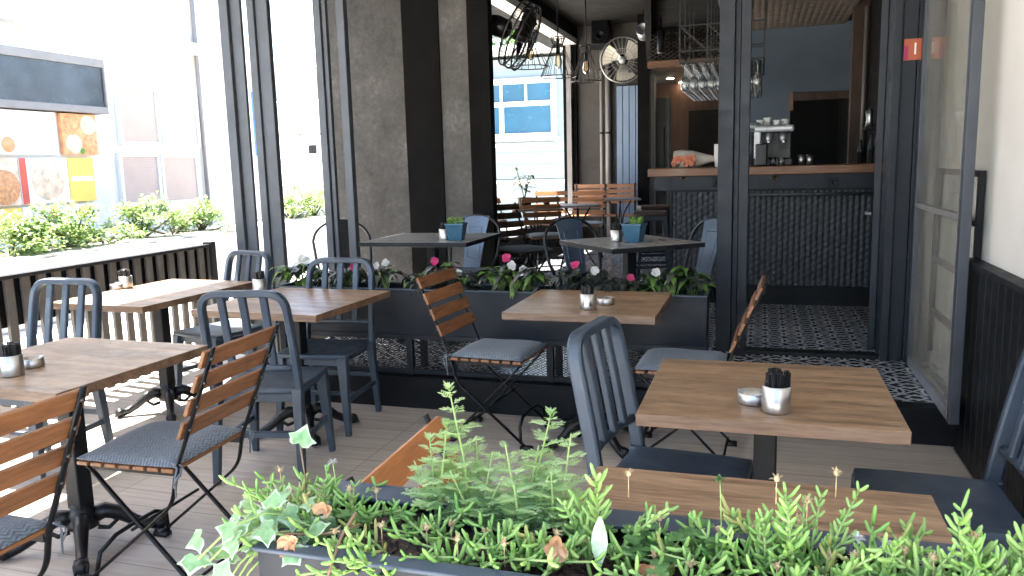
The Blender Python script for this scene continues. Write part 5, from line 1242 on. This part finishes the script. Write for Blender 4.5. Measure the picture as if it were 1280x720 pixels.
# pixel -> point in the planter at height z
def pz(px, py, z): p = at_z(px, py, z); return p.x, p.y
HS = {(1010, 690): .80, (1215, 715): .80, (755, 660): .92, (950, 690): .72, (300, 622): .72, (385, 622): .72, (250, 640): .8}
IP = [((250, 640), 16, .10, .075, 'trailing succulent left of the bare soil, by the ivy', (-.9, -.2)),
      ((300, 622), 24, .10, .085, 'succulent clump over the planter left end', (-.35, 0)),
      ((385, 622), 26, .10, .09, 'dense succulent clump between the ivy and the bare soil', (0, .05)),
      ((455, 640), 14, .07, .07, 'small succulent clump right above the bare soil patch', (.1, 0)),
      ((470, 690), 26, .085, .06, 'succulent spilling over the front rim, left of the bare soil', (-.2, -.9)),
      ((545, 655), 12, .06, .06, 'succulent tuft just left of the feathery herb', (0, 0)),
      ((590, 690), 30, .10, .06, 'succulent spilling over the rim below the feathery herb', (0, -.6)),
      ((660, 680), 18, .08, .06, 'low succulent in front of the feathery herb, right side', (0, -.4)),
      ((755, 660), 16, .06, .125, 'upright succulent in front of the table left corner', (.1, 0)),
      ((700, 690), 14, .07, .05, 'low succulent beside the dry curled leaf', (0, -.3)),
      ((880, 690), 20, .085, .075, 'succulent between clover and the tall middle clump', (0, 0)),
      ((950, 690), 26, .09, .105, 'succulent left half of the tall middle clump', (.02, 0)),
      ((1010, 690), 30, .085, .165, 'tallest succulent clump in the planter, in the middle right', (.05, 0)),
      ((1080, 705), 26, .09, .085, 'succulent with pale blooms right of the tallest clump', (0, 0)),
      ((1150, 715), 24, .09, .085, 'succulent below the table right corner', (0, 0)),
      ((1215, 715), 24, .08, .14, 'tall succulent left of the right frame edge', (-.1, 0)),
      ((1265, 725), 20, .08, .11, 'succulent at the right frame edge', (0, 0)),
      ((830, 715), 20, .09, .05, 'low succulent in front of the clover patch', (0, -.4)),
      ((1040, 730), 26, .10, .06, 'low succulent at the bottom edge right of the middle', (0, -.4))]
for i, ((px, py), n, sp_, hg, lb, ln_) in enumerate(IP):
    x, y = pz(px, py, .97); y = min(max(y, .83), .965) if px > 300 else y
    ice_plant(max(x, -.585), min(y, .915), int(n * .46) + 2, sp_ * .95, hg * HS.get((px, py), .8), lb, 200 + i, .5, ln_)

# feathery herb
def feather_leaf(m, p, d, ln, rr, up=Vector((0, 0, 1))):
    d = d.normalized(); x = d.cross(up); x = x.normalized() if x.length > .01 else Vector((1, 0, 0)); 
    m.leaf(p, d, ln, ln * .06, up, .15, prof=[1, 1, .5])
    for k in range(1, 6):
        t = k / 5.5; q = p + d * ln * t - Vector((0, 0, .15 * ln * t * t)); l2 = ln * .46 * (1 - .55 * t)
        for s in (-1, 1):
            d2 = (d * .65 + x * s + Vector((0, 0, rr.uniform(-.15, .25)))).normalized()
            m.leaf(q, d2, l2, l2 * .18, up, .1, prof=[.6, 1, .4])
            for u_ in (.35, .6, .82):
                for s2 in (-1, 1):
                    y2 = d2.cross(up).normalized() * s2; m.leaf(q + d2 * l2 * u_, d2 * .8 + y2 * .8, l2 * .52, l2 * .17, up, .1, prof=[.6, 1, .3])
def feathery(px, py, stems, label, seed):
    rr = random.Random(seed); x, y = pz(px, py, .97); y = min(max(y, .85), .95); o = empty('feathery_herb', (x, y, .955), 0, label, 'herb', 'feathery grey green herbs in the planter'); m = MB(); st = MB()
    for (dx, dy, h, tip) in stems:
        h *= 1.18
        P = [Vector((dx * .2, dy * .2, 0)), Vector((dx * .5, dy * .6, h * .5)), Vector((dx, dy, h))]; st.tube(P, [.0022, .0018, .001], 5)
        k = int(h / .008)
        for j in range(k):
            t = .1 + .9 * j / k; p = P[0].lerp(P[1], t * 2) if t < .5 else P[1].lerp(P[2], t * 2 - 1); a = j * 2.4 + rr.uniform(-.3, .3)
            ln = rr.uniform(.032, .05) * (1.1 - .65 * t)
            feather_leaf(m, p, Vector((cos(a), sin(a), rr.uniform(.15, .7))), ln, rr)
        if tip:
            for j in range(16):
                a = j * 2.4; feather_leaf(m, P[2] + Vector((0, 0, -.006 + .0006 * j)), Vector((cos(a), sin(a), 1.5)), .012, rr) if j % 4 == 0 else m.leaf(P[2], (cos(a), sin(a), rr.uniform(.4, 2)), .013, .0022, prof=[.6, 1, .2])
    m.build('foliage', M['feather'], o); st.build('stem', M['stem'], o)
feathery(600, 645, [(-.035, .0, .165, 1), (-.01, .03, .10, 0), (.02, .01, .09, 0), (-.05, .02, .08, 0), (-.03, -.02, .075, 0), (.04, -.01, .07, 0)], 'feathery herb with the tallest spike, above the bare soil', 301)
feathery(655, 650, [(.02, .02, .10, 0), (-.02, .0, .105, 0), (.045, .0, .085, 0), (.0, -.03, .07, 0), (.035, .03, .135, 1)], 'feathery herb bushy in the middle beside the tallest spike', 302)
feathery(700, 650, [(.02, .01, .12, 0), (-.015, .02, .08, 0), (.0, -.02, .085, 0), (.035, -.01, .06, 0)], 'feathery herb on the right, next to the table corner', 303)
feathery(548, 640, [(-.01, .01, .10, 1), (.02, .0, .12, 1), (-.03, .0, .075, 0)], 'small feathery herb in front of the orange chair', 304)

# variegated ivy trailing at the left end
def ivy_leaf(m, c, nrm, tip, s):
    nrm = nrm.normalized(); tip = (tip - nrm * tip.dot(nrm)).normalized(); x = tip.cross(nrm)
    out = [(0, -.10), (.30, -.26), (.56, -.16), (.66, .06), (.86, .22), (.50, .36), (.26, .62), (0, .95), (-.26, .62), (-.50, .36), (-.86, .22), (-.66, .06), (-.56, -.16), (-.30, -.26)]
    O = [c + (x * a + tip * b) * s * .62 + nrm * (-.10 * s * (a * a) + .05 * s * (1 - abs(a))) for a, b in out]; I = [c + (p - c) * (.72 + .24 * ((i_ * 7) % 4) / 3) + nrm * .02 * s for i_, p in enumerate(O)]
    n = len(O); m.cur = 1; m.add(O + I, [(i, (i + 1) % n, n + (i + 1) % n, n + i) for i in range(n)], True)
    m.cur = 0; cc = c + nrm * .03 * s; m.add(I + [cc], [(i, (i + 1) % n, n) for i in range(n)], True)
rr = random.Random(77); iv = empty('ivy', (-.56, .86, .955), 0, 'pale variegated ivy trailing over the planter left end', 'ivy')
m = MB(); st = MB()
for k in range(9):
    a = rr.uniform(-1.3, .5); tip = Vector((-.05 - rr.uniform(0, .09), -.02 - rr.uniform(-.06, .10), rr.uniform(-.10, .03)))
    b = Vector((rr.uniform(-.01, .05), rr.uniform(-.04, .04), .0)); mid = b.lerp(tip, .5) + Vector((0, 0, .045))
    P = [b, mid, tip]; st.tube([b, b.lerp(mid, .5) + Vector((0, 0, .01)), mid, mid.lerp(tip, .5) + Vector((0, 0, .012)), tip], .0016, 5)
    for j in range(5):
        t = (j + .6) / 5; p = P[0].lerp(P[1], t * 2) if t < .5 else P[1].lerp(P[2], t * 2 - 1)
        p = p + Vector((rr.gauss(0, .02), rr.gauss(0, .02), rr.uniform(0, .02)))
        ivy_leaf(m, p, Vector((rr.gauss(0, .35), -.6 + rr.gauss(0, .3), .8)), Vector((-.6 + rr.gauss(0, .6), rr.gauss(0, .5), -.4 + rr.gauss(0, .4))), rr.uniform(.034, .052))
m.build('leaves', [M['ivy'], M['ivy_pale']], iv); st.build('vine', M['stem'], iv)
# the single ivy leaf standing up on a long stalk
x, y = pz(378, 640, .965); sv = empty('ivy_leaf', (x, .93, .955), 0, 'single pale ivy leaf standing on a long bare stalk', 'ivy leaf'); m = MB()
tp = at_y(375, 552, .93); lt = tp - Vector((x, .93, .955))
ivy_leaf(m, lt, Vector((.1, -.8, .5)), Vector((.25, .2, 1)), .044); m.build('blade', [M['ivy'], M['ivy_pale']], sv)
m = MB(); m.tube([(0, 0, 0), lt * .5 + Vector((.003, 0, 0)), lt - Vector((0, 0, .006))], .0011, 5); m.build('stalk', M['twig'], sv)

# clover patch, dry leaves, long blade leaf, twig
for (px, py, n, lb, sd) in ((800, 690, 26, 'low clover patch right of the long drooping leaf', 1), (905, 640 + 55, 14, 'sparse clover behind the middle succulents', 2), (430, 660, 10, 'few small clover leaves above the bare soil', 3)):
    rr = random.Random(500 + sd); x, y = pz(px, py, .97); y = min(max(y, .86), .94); o = empty('clover', (x, y, .95), 0, lb, 'clover', 'clover in the herb planter'); m = MB(); st = MB()
    for i in range(n):
        c = Vector((rr.gauss(0, .03), rr.gauss(0, .022), rr.uniform(.018, .045))); st.tube([(c.x * .5, c.y * .5, 0), c], .0008, 4); a0 = rr.uniform(0, 6)
        for k in range(3):
            a = a0 + k * 2 * pi / 3; m.leaf(c, (cos(a), sin(a), .25), .014, .014, (0, 0, 1), .1, prof=[.15, .8, 1, .6])
    m.build('leaves', M['clover'], o); st.build('stem', M['stem'], o)
x, y = pz(752, 700, .97); lg = empty('blade_leaf', (x, .87, .96), 0, 'long pale leaf drooping over the planter middle', 'leaf'); m = MB()
p0 = at_y(750, 645, .87) - Vector((x, .87, .96)); m.leaf(p0, (.05, -.35, -1), .062, .02, (0, -1, .3), .0, prof=[.1, .6, .9, 1, .8, .4, .02]); m.build('blade', M['ivy_pale'], lg)
m = MB(); m.tube([(0, 0, -.01), p0 * .6, p0], .0012, 5); m.build('stalk', M['stem'], lg)
for i, (px, py, lb) in enumerate(((696, 683, 'large curled dry leaf beside the low succulent'), (362, 678, 'brown dry leaf hanging over the front rim'), (810, 715, 'crumpled dry leaf at the bottom edge'), (405, 640, 'small brown dry leaf under the left succulents'))):
    rr = random.Random(600 + i); p = at_y(px, py, .80 if i in (1,) else .85); o = MB()
    for k in range(5 if i != 3 else 3):
        a = k * 1.3; o.leaf((0, 0, 0), (cos(a), -.3, sin(a) + .2), .016, .017, (0, -1, .2), rr.uniform(-.5, .5), prof=[.3, .9, 1, .5], fold=rr.uniform(.2, .9))
    tag(o.build('dry_leaf', M['dry'], None, p), lb, 'dry leaf', 'dry leaves in the herb planter')
tw = MB(); pts = [at_y(445, 640, .84), at_y(428, 668, .82), at_y(420, 690, .785), at_y(405, 735, .775)]; tw.tube(pts, [.002, .0022, .0018, .0012], 5)
pts = [at_y(350, 667, .82), at_y(390, 668, .83), at_y(428, 665, .83), at_y(450, 655, .86)]; tw.tube(pts, .0016, 5)
tag(tw.build('dry_twig', M['twig']), 'dry brown twig hanging over the front rim', 'twig')
# little flowers on thin stalks
for i, (px, py, mt, lb) in enumerate(((416, 578, 'petal_white', 'small pale bloom beside the upright ivy leaf'), (983, 625, 'petal_white', 'small pale bloom before the middle of the table'), (1072, 672, 'petal_white', 'white bloom right of the tallest succulent'), (1108, 680, 'petal_white', 'white bloom with pink heart near table corner'), (900, 598, 'clover', 'tiny green sprig standing before the table'), (1155, 705, 'petal_white', 'small pale bloom below the table right corner'))):
    p = at_y(px, py, .92); rr = random.Random(700 + i); o = empty('small_bloom', (p.x, .92, .95), 0, lb, 'flower', 'small blooms above the succulents'); m = MB(); c = Vector((0, 0, p.z - .95))
    for k in range(22): m.leaf(c, Vector((rr.gauss(0, 1), rr.gauss(0, 1), rr.uniform(-.2, 1.2))), rr.uniform(.006, .010), .0028, prof=[.5, 1, .4])
    m.build('petals', M[mt], o); m = MB(); m.tube([(0, .01, 0), c * .5 + Vector((.002, .004, 0)), c], .0009, 4); m.build('stalk', M['stem'], o)

# ------------------------------------------------------------------ light
w = bpy.data.worlds.new("World"); scene.world = w; w.use_nodes = True; nt = w.node_tree
sky = nt.nodes.new('ShaderNodeTexSky'); sky.sky_type = 'NISHITA'; sky.sun_disc = False
sky.sun_elevation = math.asin(SUN.z); sky.sun_rotation = atan2(SUN.x, SUN.y); sky.air_density = 1.0; sky.dust_density = 1.5
bg = nt.nodes['Background']; bg.inputs[1].default_value = .10; nt.links.new(sky.outputs[0], bg.inputs[0])
sd = bpy.data.lights.new('sun', 'SUN'); sd.energy = 5.0; sd.angle = radians(.5); sd.color = (1, .95, .87)
so = bpy.data.objects.new('sun', sd); C.objects.link(so); so.rotation_euler = SUN.to_track_quat('Z', 'Y').to_euler(); so.location = SUN * 30

scene.view_settings.view_transform = 'Standard'; scene.view_settings.look = 'None'; scene.view_settings.gamma = 1; scene.view_settings.use_curve_mapping = False
scene.view_settings.exposure = 3.35
scene.render.engine = 'CYCLES'
scene.cycles.use_denoising = True
scene.cycles.max_bounces = 8; scene.cycles.diffuse_bounces = 4; scene.cycles.glossy_bounces = 4; scene.cycles.transparent_max_bounces = 12; scene.cycles.transmission_bounces = 4
scene.cycles.caustics_reflective = False; scene.cycles.caustics_refractive = False; scene.cycles.sample_clamp_indirect = 6
